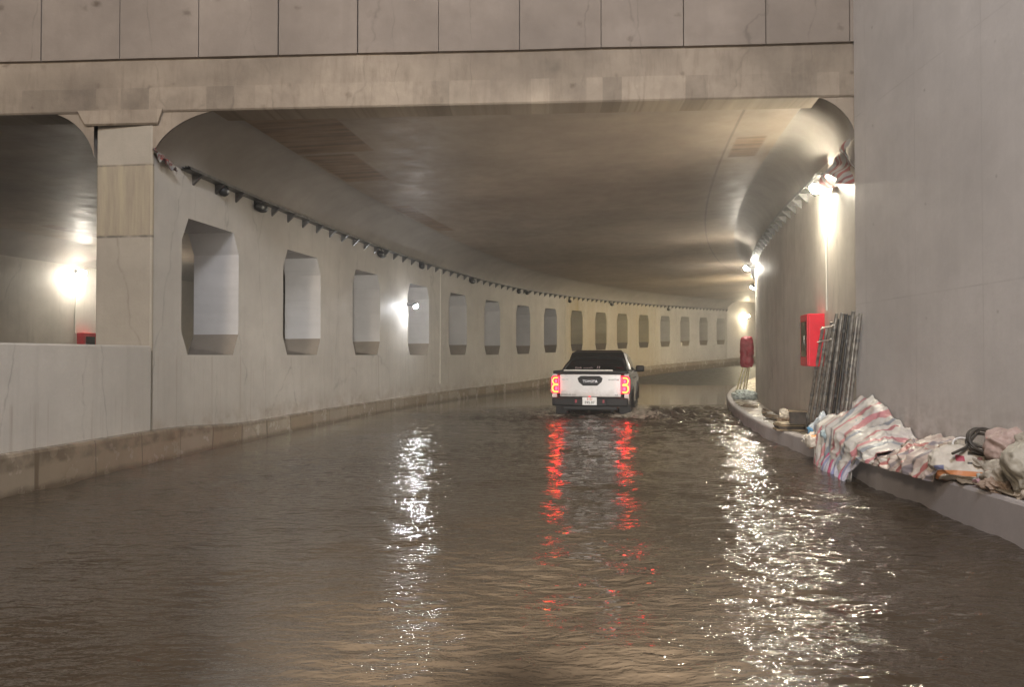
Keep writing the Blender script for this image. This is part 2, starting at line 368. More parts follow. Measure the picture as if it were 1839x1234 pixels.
M['steel2'] = plain('dark_scaffold_steel', (.085,.085,.085), .4, .7, noise_amt=.5, nscale=11, bumpk=.2)
M['galv'] = plain('galvanised_steel', (.20,.20,.20), .4, .75, noise_amt=.3, nscale=9)
M['conduit'] = plain('white_conduit', (.72,.69,.62), .4, noise_amt=.08)
M['red'] = plain('red_cabinet_paint', (.62,.012,.03), .38, noise_amt=.12, nscale=5)
M['dred'] = plain('dark_red_sheet', (.30,.02,.035), .5, noise_amt=.3, nscale=6, bumpk=.5)
M['dark'] = plain('dark_housing', (.03,.032,.034), .5, noise_amt=.3)
M['lensoff'] = plain('unlit_lamp_lens', (.30,.31,.30), .15, spec=.7)
M['wood'] = plain('weathered_timber', (.20,.145,.085), .75, noise_amt=.5, nscale=12, bumpk=.4)
M['dwood'] = plain('dark_timber', (.045,.033,.024), .7, noise_amt=.5, nscale=10, bumpk=.4)
M['pwood'] = plain('pale_board', (.48,.40,.28), .65, noise_amt=.3, nscale=7, bumpk=.3)
M['bamboo'] = plain('pale_bamboo', (.52,.45,.28), .5, noise_amt=.25, nscale=9)
M['rope'] = plain('grey_hose', (.07,.06,.05), .55, noise_amt=.4)
M['card'] = plain('flattened_cardboard', (.33,.27,.20), .8, noise_amt=.35, nscale=6, bumpk=.3)
M['plate'] = plain('plate_white', (.75,.74,.72), .4, noise_amt=.02)
M['ink'] = plain('plate_ink', (.05,.05,.05), .5); M['inkr'] = plain('plate_red_ink', (.55,.10,.06), .5)
M['chrome'] = plain('silver_lettering', (.35,.35,.36), .25, .8)
M['stick'] = plain('sticker_pink', (.65,.50,.50), .5); M['dgrey'] = plain('dark_lettering', (.10,.10,.10), .4)
M['foil'] = plain('crushed_pale_plastic', (.45,.50,.47), .35, noise_amt=.3, bumpk=.5)
def emis(name, col, st):
    m, nt, b = newmat(name); b.inputs['Base Color'].default_value = (*[min(1, x*.5) for x in col], 1)
    b.inputs['Emission Color'].default_value = (*col, 1); b.inputs['Emission Strength'].default_value = st; return m
M['tail'] = emis('tail_lamp_red', (1,.008,.020), 12)
M['tail_hot'] = emis('tail_lamp_tube', (1,.36,.05), 2.0)
M['tail_mid'] = emis('tail_lamp_inner', (1,.012,.03), 1.0)

def striped(name, cols, freq, warp=.15, rough=.42, ang=.35, dirt=.25, kind='UV'):
    m, nt, b = newmat(name)
    vec = coords(nt, kind, rot=(0, 0, ang))
    sx = N(nt, 'ShaderNodeSeparateXYZ'); nt.links.new(vec, sx.inputs[0])
    wv = tex(nt, vec, 2.2, 3)
    t = mth(nt, 'FRACT', mth(nt, 'MULTIPLY', mth(nt, 'ADD', sx.outputs[0], mth(nt, 'MULTIPLY', wv, warp)), freq))
    n = len(cols)
    c = ramp(nt, t, [(i/n, cc) for i, cc in enumerate(cols)], 'CONSTANT')
    d = ramp(nt, tex(nt, coords(nt), 6, 6, .65), [(.42, 0), (.72, 1)])
    c = mix(nt, mth(nt, 'MULTIPLY', d, dirt), c, (.22,.17,.12))
    nt.links.new(c, b.inputs['Base Color']); b.inputs['Roughness'].default_value = rough
    weave = N(nt, 'ShaderNodeTexNoise'); nt.links.new(coords(nt), weave.inputs[0]); weave.inputs['Scale'].default_value = 60
    bump(nt, b, mth(nt, 'ADD', weave.outputs[0], mth(nt, 'MULTIPLY', tex(nt, coords(nt), 14, 5), 3)), .35, .006)
    return m
W_ = (.66,.63,.58)
M['tarp'] = striped('striped_woven_tarp', [W_, (.56,.23,.25), W_, (.62,.60,.56), (.30,.33,.38), (.60,.58,.55), (.60,.27,.29), (.64,.60,.57)], 1.7, .22, dirt=.4)
M['tarp2'] = striped('faded_striped_tarp', [(.56,.48,.42), (.48,.17,.16), (.60,.54,.47), (.52,.42,.37), (.28,.25,.27), (.60,.50,.45)], 2.6, .25, dirt=.4)
M['tarp3'] = striped('lilac_striped_tarp', [(.55,.54,.62), (.26,.28,.46), (.60,.56,.60), (.52,.11,.22), (.58,.56,.60), (.44,.44,.52)], 2.9, .12, ang=.1)
M['redrag'] = striped('red_white_rag', [(.28,.07,.07), (.28,.28,.27), (.18,.05,.06), (.24,.25,.25), (.30,.29,.27)], 5, .35)
def sackmat(name, base, bars=(), dirt=.35, rough=.5):
    """bars: (axis0 lo, hi, axis1 lo, hi, colour) in the sack's own -1..1 coordinates"""
    m, nt, b = newmat(name)
    u, v, uv = sepuv(nt)
    d = ramp(nt, tex(nt, coords(nt), 5, 6, .65), [(.40, 0), (.75, 1)])
    c = mix(nt, 0.0, base, base)
    for (a0, a1, b0, b1, cc) in bars:
        k = mth(nt, 'MULTIPLY', mask(nt, u, a0, a1, .012), mask(nt, v, b0, b1, .012))
        c = mix(nt, k, c, cc)
    c = mix(nt, mth(nt, 'MULTIPLY', d, dirt), c, (.20,.155,.11))
    nt.links.new(c, b.inputs['Base Color']); b.inputs['Roughness'].default_value = rough
    bump(nt, b, tex(nt, coords(nt), 16, 6, .7), .5, .012)
    return m
M['sackw'] = sackmat('printed_white_sack', (.62,.57,.49), [(.0,.62,.30,.44,(.02,.02,.02)), (-.02,.58,-.22,-.09,(.02,.02,.02)), (-.36,-.1,-.1,.22,(.45,.05,.10)), (-.9,.9,-.85,-.62,(.62,.24,.09)), (-.95,-.7,-.6,-.35,(.18,.2,.35))])
M['sacko'] = sackmat('orange_printed_sack', (.60,.54,.46), [(-.8,-.1,-.6,-.1,(.75,.26,.06)), (-.6,.9,.55,.8,(.68,.28,.12)), (.1,.2,-.5,.3,(.04,.04,.06)), (.42,.5,-.5,.3,(.04,.04,.06)), (-.1,.05,-.95,-.3,(.05,.07,.2))], .2)
M['sackg'] = sackmat('dirty_grey_sack', (.42,.39,.32), [(.35,.52,-.7,.35,(.03,.16,.06))], .6)
M['sackp'] = sackmat('pink_grey_sack', (.48,.36,.32), [(.2,.6,-.2,.9,(.36,.15,.14))], .45)
M['sackd'] = sackmat('mud_stained_sack', (.38,.34,.28), [(-.3,.1,-.3,.4,(.22,.10,.09))], .6)
M['sackb'] = sackmat('brown_sack', (.34,.25,.19), [], .5)
M['bagblue'] = sackmat('blue_white_plastic_bag', (.50,.55,.58), [(-1,1,-.05,.45,(.16,.38,.60)), (-.6,.9,-.45,-.05,(.03,.07,.28))], .08, .25)
M['bagteal'] = sackmat('teal_grey_plastic_bag', (.36,.46,.50), [(.1,.6,.1,.6,(.02,.06,.28)), (-.8,-.2,-.6,-.1,(.10,.22,.42))], .1, .25)
M['bagbeige'] = sackmat('beige_plastic_bag', (.58,.50,.41), [], .15, .3)
M['scrapblue'] = sackmat('light_blue_plastic', (.25,.42,.48), [], .05, .25)
M['ragpink'] = sackmat('pink_purple_rag', (.46,.28,.31), [(-.4,.3,-.4,.2,(.40,.09,.20)), (.2,.6,-.1,.5,(.25,.18,.26))], .3)
M['plasterc'] = sackmat('pale_plaster', (.50,.45,.37), [], .3, .8)

# ------------------------------------------------------------------ openings in the dividing wall
L_ = [325,508,633,732,806,870,927,977,1025,1069,1108,1147,1186,1222,1256,1287]
R_ = [443,586,692,775,845,904,957,1006,1052,1091,1130,1169,1208,1241,1271,1303]
OPEN = []
for a, b_ in zip(L_, R_):
    sl, sr = S(a, 0, -6, 60), S(b_, 0, -6, 62)
    OPEN.append((sl, sl+min(1.62, max(1.36, sr-sl))))
Z0, Z1 = 1.44, 3.44
WT = .80                                    # wall thickness
ZT = 4.12                                   # wall top / start of the haunch
ZC = 4.78                                   # ceiling
def zc(w): return ZC+.014+.0115*(w-4.9)
S_END = OPEN[-1][1]+.45
wall = empty('dividing_wall', P(0, 0, 0), 0, 'long curved pale concrete wall pierced by sixteen tall chamfered openings', 'wall')
wl = wall.location.copy()
def rel(o, parent):                          # keep world placement of a mesh built in world coordinates
    o.parent = parent; o.matrix_parent_inverse = Matrix.Translation(-parent.location); return o
mb = MB()
def q4(mb, s0, s1, za, zb, w=0, zc=None, zd=None, flip=False, ofs=0):
    """quad on the wall plane from s0..s1; (za,zb) bottom/top at s0, (zc,zd) at s1"""
    zc = za if zc is None else zc; zd = zb if zd is None else zd
    pts = [(s0, za), (s1, zc), (s1, zd), (s0, zb)]
    if flip: pts = pts[::-1]
    mb.face([PG(s, w, z) for s, z in pts], [(s+ofs, z) for s, z in pts])
def plane_with_openings(mb, w, s0, s1, flip=False, ofs=0):
    cur = s0; ch, cv = .17, .34
    for (a, b_) in OPEN:
        for x, y in zip(srange(cur, a, 1.8), srange(cur, a, 1.8)[1:]): q4(mb, x, y, -.5, ZT, w, flip=flip, ofs=ofs)
        m1, m2 = a+ch, b_-ch
        q4(mb, a, m1, -.5, Z0+cv, w, -.5, Z0, flip, ofs); q4(mb, m1, m2, -.5, Z0, w, flip=flip, ofs=ofs); q4(mb, m2, b_, -.5, Z0, w, -.5, Z0+cv, flip, ofs)
        q4(mb, a, m1, Z1-cv, ZT, w, Z1, ZT, flip, ofs); q4(mb, m1, m2, Z1, ZT, w, flip=flip, ofs=ofs); q4(mb, m2, b_, Z1, ZT, w, Z1-cv, ZT, flip, ofs)
        cur = b_
    for x, y in zip(srange(cur, s1, 1.8), srange(cur, s1, 1.8)[1:]): q4(mb, x, y, -.5, ZT, w, flip=flip, ofs=ofs)
plane_with_openings(mb, 0, -.76, S_END)
plane_with_openings(mb, -WT, -.76, S_END, True, 90)
mb.face([PG(S_END, 0, -.5), PG(S_END, -WT, -.5), PG(S_END, -WT, ZT), PG(S_END, 0, ZT)])
rel(mb.build('wall_face', M['wall'], None), wall)
for i, (a, b_) in enumerate(OPEN):
    mb = MB(); ch, cv = .17, .34
    o8 = [(a, Z0+cv), (a+ch, Z0), (b_-ch, Z0), (b_, Z0+cv), (b_, Z1-cv), (b_-ch, Z1), (a+ch, Z1), (a, Z1-cv)]
    for j in range(8):
        p, q = o8[j], o8[(j+1) % 8]
        e = math.hypot(q[0]-p[0], q[1]-p[1])
        lowf = j in (0, 1, 2)
        mb.face([PG(p[0], -.0005, p[1]), PG(p[0], -WT+.0005, p[1]), PG(q[0], -WT+.0005, q[1]), PG(q[0], -.0005, q[1])],
                [(i*3.1+j*.7, 0), (i*3.1+j*.7+.0, WT), (i*3.1+j*.7+e, WT), (i*3.1+j*.7+e, 0)], 1 if lowf else 0)
    st = 25.5 < a < 38.0
    rel(mb.build('opening', [M['reveal_s'] if st else M['reveal'], M['sillm']]), wall)
# plinth below the wall
def plz(s): return .30 + .13*(1/(1+math.exp((s-.6)*2.2)))
mb = MB(); rows = []; uvr = []
ss = srange(-30, 100, .55)
for s in ss:
    w0 = 0 if s < S_END else -.5
    jig = .010*noise.noise(Vector((s*1.1, 0, 3)))+.004*noise.noise(Vector((s*7, 2, 3)))
    z = plz(s)+jig
    pr = [(.10+jig, -.5), (.10+jig, z-.03), (.085+jig, z), (-.02+w0, z+.012)]
    rows.append([PG(s, w, zz) for w, zz in pr]); uvr.append([(s, zz*1.0+w) for w, zz in pr])
mb.grid(rows, uvr, 0, False)
rel(mb.build('plinth', M['plinth']), wall)
# parapet towards the viewer and the setback wall beyond the last opening
par = setp(MB(), ) if False else None
mb = MB()
ss = srange(-30, -.80, 2.0)
strip(mb, [(0, -.5), (0, 1.545), (-.02, 1.565), (-WT+.02, 1.565), (-WT, 1.545), (-WT, -.5)], ss)
mb.face([PG(-.80, 0, -.5), PG(-.80, -WT, -.5), PG(-.80, -WT, 1.56), PG(-.80, 0, 1.56)])
setp(mb.build('parapet_wall', M['wall']), 'low pale parapet wall at the left, running up to the foot of the portal column', 'wall')
mb = MB()
strip(mb, [(-.5, -.5), (-.5, ZC+.1)], srange(S_END-.02, 110, 2.5))
setp(mb.build('far_side_wall', M['nwall']), 'plain pale wall past the last opening at the far end of the bend', 'wall')

# portal column
mb = MB()
cw0, cw1 = .006, -WT-.012
cs0, cs1 = -.82, -.77
def cq(a, b2, z0, z1):
    (s0, w0), (s1, w1) = a, b2
    n = 6
    for i in range(n):
        za, zb = z0+(z1-z0)*i/n, z0+(z1-z0)*(i+1)/n
        L = math.hypot(s1-s0, w1-w0)
        mb.face([P(s0, w0, za), P(s1, w1, za), P(s1, w1, zb), P(s0, w0, zb)], [(s0+w0, za), (s0+w0+L, za), (s0+w0+L, zb), (s0+w0, zb)])
bv = .02
ring = [(cs0+bv, cw0), (cs0, cw0-bv), (cs0, cw1+bv), (cs0+bv, cw1), (cs1, cw1), (cs1, cw0)]
for i in range(6): cq(ring[i], ring[(i+1) % 6], -.4 if i > 3 else 1.5, ZC+.0)
cq(ring[0], ring[5], -.4, 1.5)
col = setp(mb.build('portal_column', M['col']), 'squat rendered concrete column under the portal beam at the end of the pierced wall', 'column')
# small band line on it
# ------------------------------------------------------------------ portal beam and fascia
bl, brr = P(-.84, 0), P(.12, 9.28)
bd = (brr-bl); bd.z = 0; ux = bd.normalized(); un = Vector((-ux.y, ux.x, 0))      # un points into the tunnel
slope = .0115
def BP(x, d, z): # x metres along from the column's corner, d depth into the tunnel
    p = bl+ux*x+un*d; return Vector((p.x, p.y, z+slope*(x-4.9)))
BL = bd.length
beam = empty('portal_beam', (0, 0, 0), 0, 'stained cast concrete beam and fascia spanning the tunnel mouth', 'beam')
mb = MB()
zb, zt = 4.775, 5.465
xs = [-16+i*.5 for i in range(int((16+BL)/.5)+1)]+[BL]
def jit(x, k, a): return a*noise.noise(Vector((x*1.3, k, 0)))
rows = []; uvr = []
for x in xs:
    pr = [(.45, zb), (.02, zb), (0, zb+.02), (0, 5.10), (.012, 5.105), (.012, zt-.01+jit(x, 4, .03)), (.05, zt+jit(x, 4, .03)), (.05, zt+.03+jit(x, 4, .03))]
    rows.append([BP(x, d, z) for d, z in pr]); uvr.append([(x, z-.9*(d > .5)) for d, z in pr])
mb.grid(rows, uvr, 0, False)
mb.face([BP(-16, 0, zb), BP(-16, .9, zb), BP(-16, .9, zt), BP(-16, 0, zt)])
mb.build('beam_face', M['beam'], beam)
# curved brackets at the column
mb = MB()
def bracket(x0, x1, zlow, steps=8):          # quarter curve between column side x0 and beam soffit at x1
    top = zb+.008
    poly = [(x0, top+.02), (x0, zlow)]
    for i in range(1, steps+1):
        t = i/steps*math.pi/2
        poly.append((x0+(x1-x0)*(1-math.cos(t)), zlow+(top-.02-zlow)*math.sin(t)))
    poly.append((x1, top+.02))
    fr = [BP(x, .004, z) for x, z in poly]; bk = [BP(x, .32, z) for x, z in poly]
    uvp = [(x, z-.35) for x, z in poly]
    mb.face(fr if x1 > x0 else fr[::-1], uvp if x1 > x0 else uvp[::-1])
    for i in range(1, len(poly)-1):
        a = [fr[i], fr[i+1], bk[i+1], bk[i]]; mb.face(a, [(poly[i][0], poly[i][1]), (poly[i+1][0], poly[i+1][1]), (poly[i+1][0]+.5, poly[i+1][1]), (poly[i][0]+.5, poly[i][1])])
mb.face([BP(-WT-.1, -.02, 4.62), BP(.1, -.02, 4.62), BP(.16, -.02, 4.80), BP(-WT-.2, -.02, 4.80)])
mb.face([BP(-WT-.1, -.02, 4.62), BP(-WT-.1, .01, 4.60), BP(.1, .01, 4.60), BP(.1, -.02, 4.62)])
mb.face([BP(.1, -.02, 4.62), BP(.1, .01, 4.62), BP(.16, .01, 4.80), BP(.16, -.02, 4.80)])
mb.face([BP(-WT-.2, -.02, 4.80), BP(.16, -.02, 4.80), BP(.16, .01, 4.81), BP(-WT-.2, .01, 4.81)])
mb.build('column_bracket', M['beam'], beam)
# fascia panels above the beam, each with open joints
x = -15.53; k = 0; jrnd = random.Random(3)
while x < BL:
    x1 = min(x+1.078, BL)
    mb = MB(); e = jrnd.choice([.004, .006, .009, .013])
    pts = [(x+e, zt+.022), (x1-e, zt+.022), (x1-e, 8.4), (x+e, 8.4)]
    lo = [jit(x+e, 4, .03)+.01, jit(x1-e, 4, .03)+.01, 0, 0]
    fr = [BP(p[0], .0-.006*noise.noise(Vector((k, 5, 0))), p[1]+l) for p, l in zip(pts, lo)]
    bk = [BP(p[0], .10, p[1]) for p in pts]
    mb.face(fr, [(p[0], p[1]) for p in pts])
    for i in range(4): mb.face([fr[i], bk[i], bk[(i+1) % 4], fr[(i+1) % 4]], [(x, 5), (x, 5.1), (x+.1, 5.1), (x+.1, 5)])
    mb.build('fascia_panel', M['panel'], beam)
    x = x1; k += 1
mb = MB()
mb.face([BP(-16, .06, zt-.1), BP(BL, .06, zt-.1), BP(BL, .06, 8.4), BP(-16, .06, 8.4)], [(-16, 0), (BL, 0), (BL, 3), (-16, 3)])
mb.build('joint_backing', M['dwood'], beam)

# ------------------------------------------------------------------ ceiling and haunches
def hprof(w0, w1, n=12, z0=ZT, z1=ZC):
    out = []
    for i in range(n+1):
        t = i/n; a = t*math.pi/2
        out.append((w0+(w1-w0)*(.25*t+.75*(1-math.cos(a))), z0+(z1-z0)*(.25*t+.75*math.sin(a))))
    return out
ss = srange(-2.0, S_END, 1.0)
def ceil_start(w): return -.12
mb = MB()
rows, uvr = [], []
ws = [.95+(8.75-.95)*i/14 for i in range(15)]
for j, s in enumerate(ss): rows.append([PG(mouth(s, w), w, zc(w)) for w in ws]); uvr.append([(mouth(s, w), w) for w in ws])
mb.grid(rows, uvr, 0, False)
strip(mb, [(w_, zc(w_)) for w_ in (-9.2, -5, -1.4, -.8)], ss, cut=True)       # other bore
ss2 = srange(S_END, 110, 2.0)
strip(mb, [(-.5, ZC+.09), (1.0, ZC+.1), (5, ZC+.1), (9.4, ZC+.1)], ss2)
setp(mb.build('ceiling', M['ceil']), 'smoke-stained smooth concrete tunnel ceiling', None, None, 'structure')
mb = MB(); strip(mb, hprof(0, .95, z1=zc(.95))+[(1.0, zc(1)-.002)], ss, smooth=True, cut=True)
mb.face([PG(S_END, w, z) for w, z in [(0, ZT)]+hprof(0, .95)+[(.95, ZC+.12), (0, ZC+.12)]])
def mouth_cap(mb, prof, corner):
    pts = [PG(mouth(-9, w)-.015, w, z) for w, z in prof+corner]
    mb.face(pts, [(w, z-.3) for w, z in prof+corner], 1)
mouth_cap(mb, [(0, ZT)]+hprof(0, .95, z1=zc(.95)), [(.95, zc(.95)+.1), (0, zc(0)+.1)])
setp(mb.build('ceiling_haunch', [M['haunch'], M['beam']]), 'curved pale haunch between pierced wall and ceiling', None, None, 'structure')
mb = MB(); strip(mb, hprof(9.3, 8.75, z0=4.30, z1=zc(8.75))+[(8.70, zc(8.7)-.002)], srange(-1.0, 60, 1.0), smooth=True, cut=True)
mouth_cap(mb, hprof(9.3, 8.75, z0=4.30, z1=zc(8.75)), [(8.75, zc(8.75)+.1), (9.3, zc(9.3)+.1)])
setp(mb.build('right_ceiling_haunch', [M['haunch'], M['beam']]), 'curved grey haunch between right wall and ceiling', None, None, 'structure')
mb = MB(); strip(mb, hprof(-10.35, -9.3, z1=zc(-9.3))+[(-9.2, zc(-9.2)-.002)], ss, smooth=True, cut=True)
strip(mb, hprof(-WT, -WT-.6, z1=zc(-1.4)), ss, smooth=True, cut=True)
mouth_cap(mb, hprof(-WT, -WT-.6, z1=zc(-1.4)), [(-1.4, zc(-1.4)+.1), (-WT, zc(-WT)+.1)])
setp(mb.build('left_ceiling_haunch', [M['haunch'], M['beam']]), 'dark haunch of the other bore', None, None, 'structure')

# ------------------------------------------------------------------ right walls
mb = MB()
strip(mb, [(9.3, -.5), (9.3, 1.0), (9.3, 2.2), (9.3, 4.31)], srange(.0, 110, .8))
setp(mb.build('tunnel_side_wall', M['rwall']), 'streaked grey concrete wall curving away on the right under the lamps', 'wall')
NW = [(.12, 9.27), (-30, 9.27+30.12*.095)]
mb = MB(); rows = []; uvr = []
for (s, w) in NW: rows.append([P(s, w, z) for z in (-.5, 2, 5, 9)]); uvr.append([(s, z) for z in (-.5, 2, 5, 9)])
mb.grid(rows, uvr, 0, False)
mb.face([P(.12, 9.27, -.5), P(.12, 9.6, -.5), P(.12, 9.6, 9), P(.12, 9.27, 9)])
setp(mb.build('approach_wall', M['nwall']), 'tall smooth grey retaining wall filling the right edge, nearer than the tunnel mouth', 'wall')
mb = MB(); strip(mb, [(-10.35, -.5), (-10.35, 2), (-10.35, ZT)], srange(-30, S_END, 1.2))
setp(mb.build('other_bore_wall', M['rwall']), 'dim outer wall of the other bore, seen past the portal column at the left', 'wall')

# ------------------------------------------------------------------ road, pavement, kerb
mb = MB()
ss = srange(-32, 110, .9)
rows = []; uvr = []
ws = [-10.6, -8, -5, -1.0, .0, 1, 2.5, 4, 5.5, 7, 8.5, 9.8]
for s in ss:
    rows.append([PG(s, w, -.28 + .05*math.sin(max(0, min(1, w/9))*math.pi) + .03*noise.noise(Vector((s*.5, w*.6, 0)))) for w in ws]); uvr.append([(s, w) for w in ws])
mb.grid(rows, uvr, 0, True)
setp(mb.build('road', M['road']), 'wet dark asphalt road climbing out of the flood', None, None, 'structure')
KW = [(-30, 9.55), (-8, 9.3), (-4, 9.17), (-2.5, 9.08), (-1.4, 8.96), (.5, 8.94), (3.6, 8.70), (8.5, 8.60), (15, 8.45), (20, 8.36), (110, 8.36)]
KZ = [(-30, .36), (-4, .335), (-1.4, .29), (.7, .25), (6, .21), (110, .2)]
def kw(s): return float(np.interp(s, [a for a, _ in KW], [b for _, b in KW]))
def kz(s): return float(np.interp(s, [a for a, _ in KZ], [b for _, b in KZ]))
def nw(s): return 9.34 if s > .12 else float(np.interp(-s, [-a for a, _ in NW], [b for _, b in NW]))+.03
mb = MB(); rows = []; uvr = []
ss = srange(-30, 14, .16)+srange(14, 100, 1.0)[1:]
for s in ss:
    a, z = kw(s), kz(s)
    n1 = .008*noise.noise(Vector((s*3, 7, 0)))
    pr = [(a-.012+n1, -.5), (a+n1, z-.03), (a+.015+n1, z-.006), (a+.035+n1, z), (a+.13, z+n1)]
    rows.append([PG(s, w, zz) for w, zz in pr]); uvr.append([(s, w+zz) for w, zz in pr])
mb.grid(rows, uvr, 0, False)
setp(mb.build('kerb', M['kerb']), 'pale concrete kerb above the flood water on the right', None, None, 'structure')
mb = MB(); rows = []; uvr = []
for s in ss:
    a, z, b_ = kw(s)+.13, kz(s), nw(s)
    r_ = []; q_ = []
    for i in range(11):
        w = a+(b_-a)*i/10
        hgt = .0 if i == 0 else (.028*noise.fractal(Vector((s*2.2, w*3, 1)), 1, 2, 4)+.012*noise.noise(Vector((s*9, w*9, 3))))*min(1, i/2)
        r_.append(PG(s, w, z+hgt-.004)); q_.append((s, w))
    rows.append(r_); uvr.append(q_)
mb.grid(rows, uvr, 0, True)
setp(mb.build('pavement', M['pave']), 'muddy uneven pavement strip between kerb and wall', None, None, 'structure')

# ------------------------------------------------------------------ flood water
TR = (1.86, 17.6); TH = 12.2
rs = np.random.RandomState(3)
waves = []
for lam, amp, cnt in ((2.6, .0095, 6), (1.1, .0080, 12), (.5, .0055, 16), (.24, .0034, 22)):
    for _ in range(cnt):
        th = rs.normal(math.pi/2, .75); k_ = 2*math.pi/(lam*rs.uniform(.7, 1.4))
        waves.append((k_*math.cos(th), k_*math.sin(th), rs.uniform(0, 6.28), amp*rs.uniform(.5, 1.3)/math.sqrt(cnt)*1.6))
def sstep(x, a, b):
    t = np.clip((x-a)/(b-a), 0, 1); return t*t*(3-2*t)
def water_h(x, y):
    # the waves die out ahead of the truck; the water beyond it lies calm
    front = 20.6 + .25*np.sin(x*1.3) - .9*np.clip(1.0-x, 0, 9)*.38
    calm = 1-sstep(y, front-1.2, front+.9)
    lapx = np.clip(.75+.12*x, .55, 1.25)
    h = np.zeros_like(x)
    for kx, ky, ph, am in waves: h += am*np.sin(kx*x+ky*y+ph)
    ch = calm*lapx
    # churned water round the truck's tail and right flank
    dx, dy = x-TR[0]-1.9, y-TR[1]-.4
    churn = calm*np.exp(-(dx/2.9)**2-(dy/2.3)**2)+.9*np.exp(-((x-TR[0]-1.5)/.8)**2-((y-TR[1]-.6)/1.4)**2)+.8*np.exp(-((x-TR[0]+.6)/1.6)**2-((y-TR[1]+.6)/.6)**2)
    h2 = np.zeros_like(x)
    for i, (kx, ky, ph, am) in enumerate(waves[8:]): h2 += am*np.sin(1.35*(kx*x+ky*y)+ph*2+i)
    # long bow waves drawn out behind the truck
    L1 = (y-6.2)+.10*(x-3)+.25*np.sin(x*.9); rid = .012*np.exp(-(L1/.10)**2)*sstep(x, .5, 3)
    L2 = (y-16.6)+.42*(x-1.0)*(x < 1.0)-0*(x); rid2 = .035*np.exp(-(L2/.28)**2)*sstep(-x, -1.0, .6)*(1-sstep(-x, 4.0, 6.0))
    L3 = (y-4.35)-.05*x; rid3 = .010*np.exp(-(L3/.07)**2)*sstep(x, 1.0, 2.6)
    fx, fy = math.sin(R(TH)), math.cos(R(TH)); ddx, ddy = x-TR[0], y-TR[1]
    tb_ = -(ddx*fx+ddy*fy); lt = ddx*fy-ddy*fx
    tp = np.clip(tb_+1.5, 0, 30); on = sstep(tb_, -3.5, -.5)
    wob = .12*np.sin(y*2.1+x*1.3)
    vw = .030*np.exp(-tp/6.5)*np.exp(-((np.abs(lt)-(1.0+.36*tp)+wob)/(.13+.03*tp))**2)*on*calm
    tw = .012*np.sin(2*math.pi*tb_/.62+lt*1.5)*np.exp(-np.clip(tb_, 0, 30)/3.0)*np.exp(-(lt/(1.0+.3*tp))**2)*sstep(tb_, -.3, .2)
    side = sstep(x, 2.9, 3.6)*(1-sstep(x, 6.4, 7.8))*sstep(y, 14.8, 16.6)*(1-sstep(y, 20.0, 21.6))
    chop2 = np.zeros_like(x)
    for q_ in range(14):
        a_ = q_*2.399; k_ = 2*math.pi/(.38+.05*q_); chop2 += .0042*np.sin(k_*(x*math.cos(a_)+y*math.sin(a_)*1.1)+q_*1.7)
    global FOAM
    FOAM = np.clip(1.1*np.exp(-((np.abs(lt)-.85)/.35)**2-((tb_+.1)/.45)**2)+.9*np.exp(-((lt-1.05)/.22)**2)*sstep(tb_, -5.5, -4.5)*(1-sstep(tb_, .2, 1.0))+.35*side+.35*np.exp(-(lt/1.0)**2-((tb_-.4)/.8)**2)+.9*vw/.03*np.exp(-tp/2.5), 0, 1)
    patch = .72+.38*np.sin(x*.55+1.1*np.sin(y*.37)+.6)*np.sin(y*.43-x*.21+1.0)
    return ch*h*np.clip(patch+.1, .5, 1.3)+h2*churn*2.6+vw+tw+chop2*side*1.6+rid-rid3+rid2*.6, np.clip(.06+ch*.95*patch*1.15+churn*2.4+side*2.2+tw*60, 0, 4.2)
ys = [-24., -10., -4., -1.]; y = .9
while y < 24: ys.append(y); y += .018+.0052*y if y > 1 else .1
ys += list(np.linspace(24.6, 48, 40))
ts = np.linspace(-1.0, .92, 460)
VX = []; YA = np.array(ys)
xx = np.zeros((len(ys), len(ts)))
for i, y in enumerate(ys):
    yy = max(abs(y), 2.4); xx[i] = ts*yy*1.02 if y > 0 else np.linspace(-8, 6.5, len(ts))
    if y > 0: 
        xx[i] = np.linspace(max(-yy*.86-1.5, -18), min(yy*.84+1.5, 14), len(ts))
YY = np.repeat(YA[:, None], len(ts), 1)
FOAM = None
hh, cc = water_h(xx, YY)
# keep the water inside its banks: nothing to do, the walls and kerb stand through it
me = bpy.data.meshes.new('flood_water')
nv = xx.size; co = np.stack([xx, YY, hh], -1).reshape(-1, 3)
idx = np.arange(nv).reshape(xx.shape)
fa = np.stack([idx[:-1, :-1], idx[:-1, 1:], idx[1:, 1:], idx[1:, :-1]], -1).reshape(-1, 4)
me.vertices.add(nv); me.vertices.foreach_set('co', co.ravel())
me.loops.add(fa.size); me.loops.foreach_set('vertex_index', fa.ravel())
me.polygons.add(len(fa)); me.polygons.foreach_set('loop_start', np.arange(0, fa.size, 4)); me.polygons.foreach_set('loop_total', np.full(len(fa), 4))
me.polygons.foreach_set('use_smooth', np.ones(len(fa), bool))
me.update(); me.validate()
atb = me.attributes.new('chop', 'FLOAT', 'POINT'); atb.data.foreach_set('value', cc.ravel().astype(np.float32))
atb = me.attributes.new('foam', 'FLOAT', 'POINT'); atb.data.foreach_set('value', FOAM.ravel().astype(np.float32))
setp(link('water', me, M['water']), 'brown muddy flood water rippling across the road', None, None, 'structure')

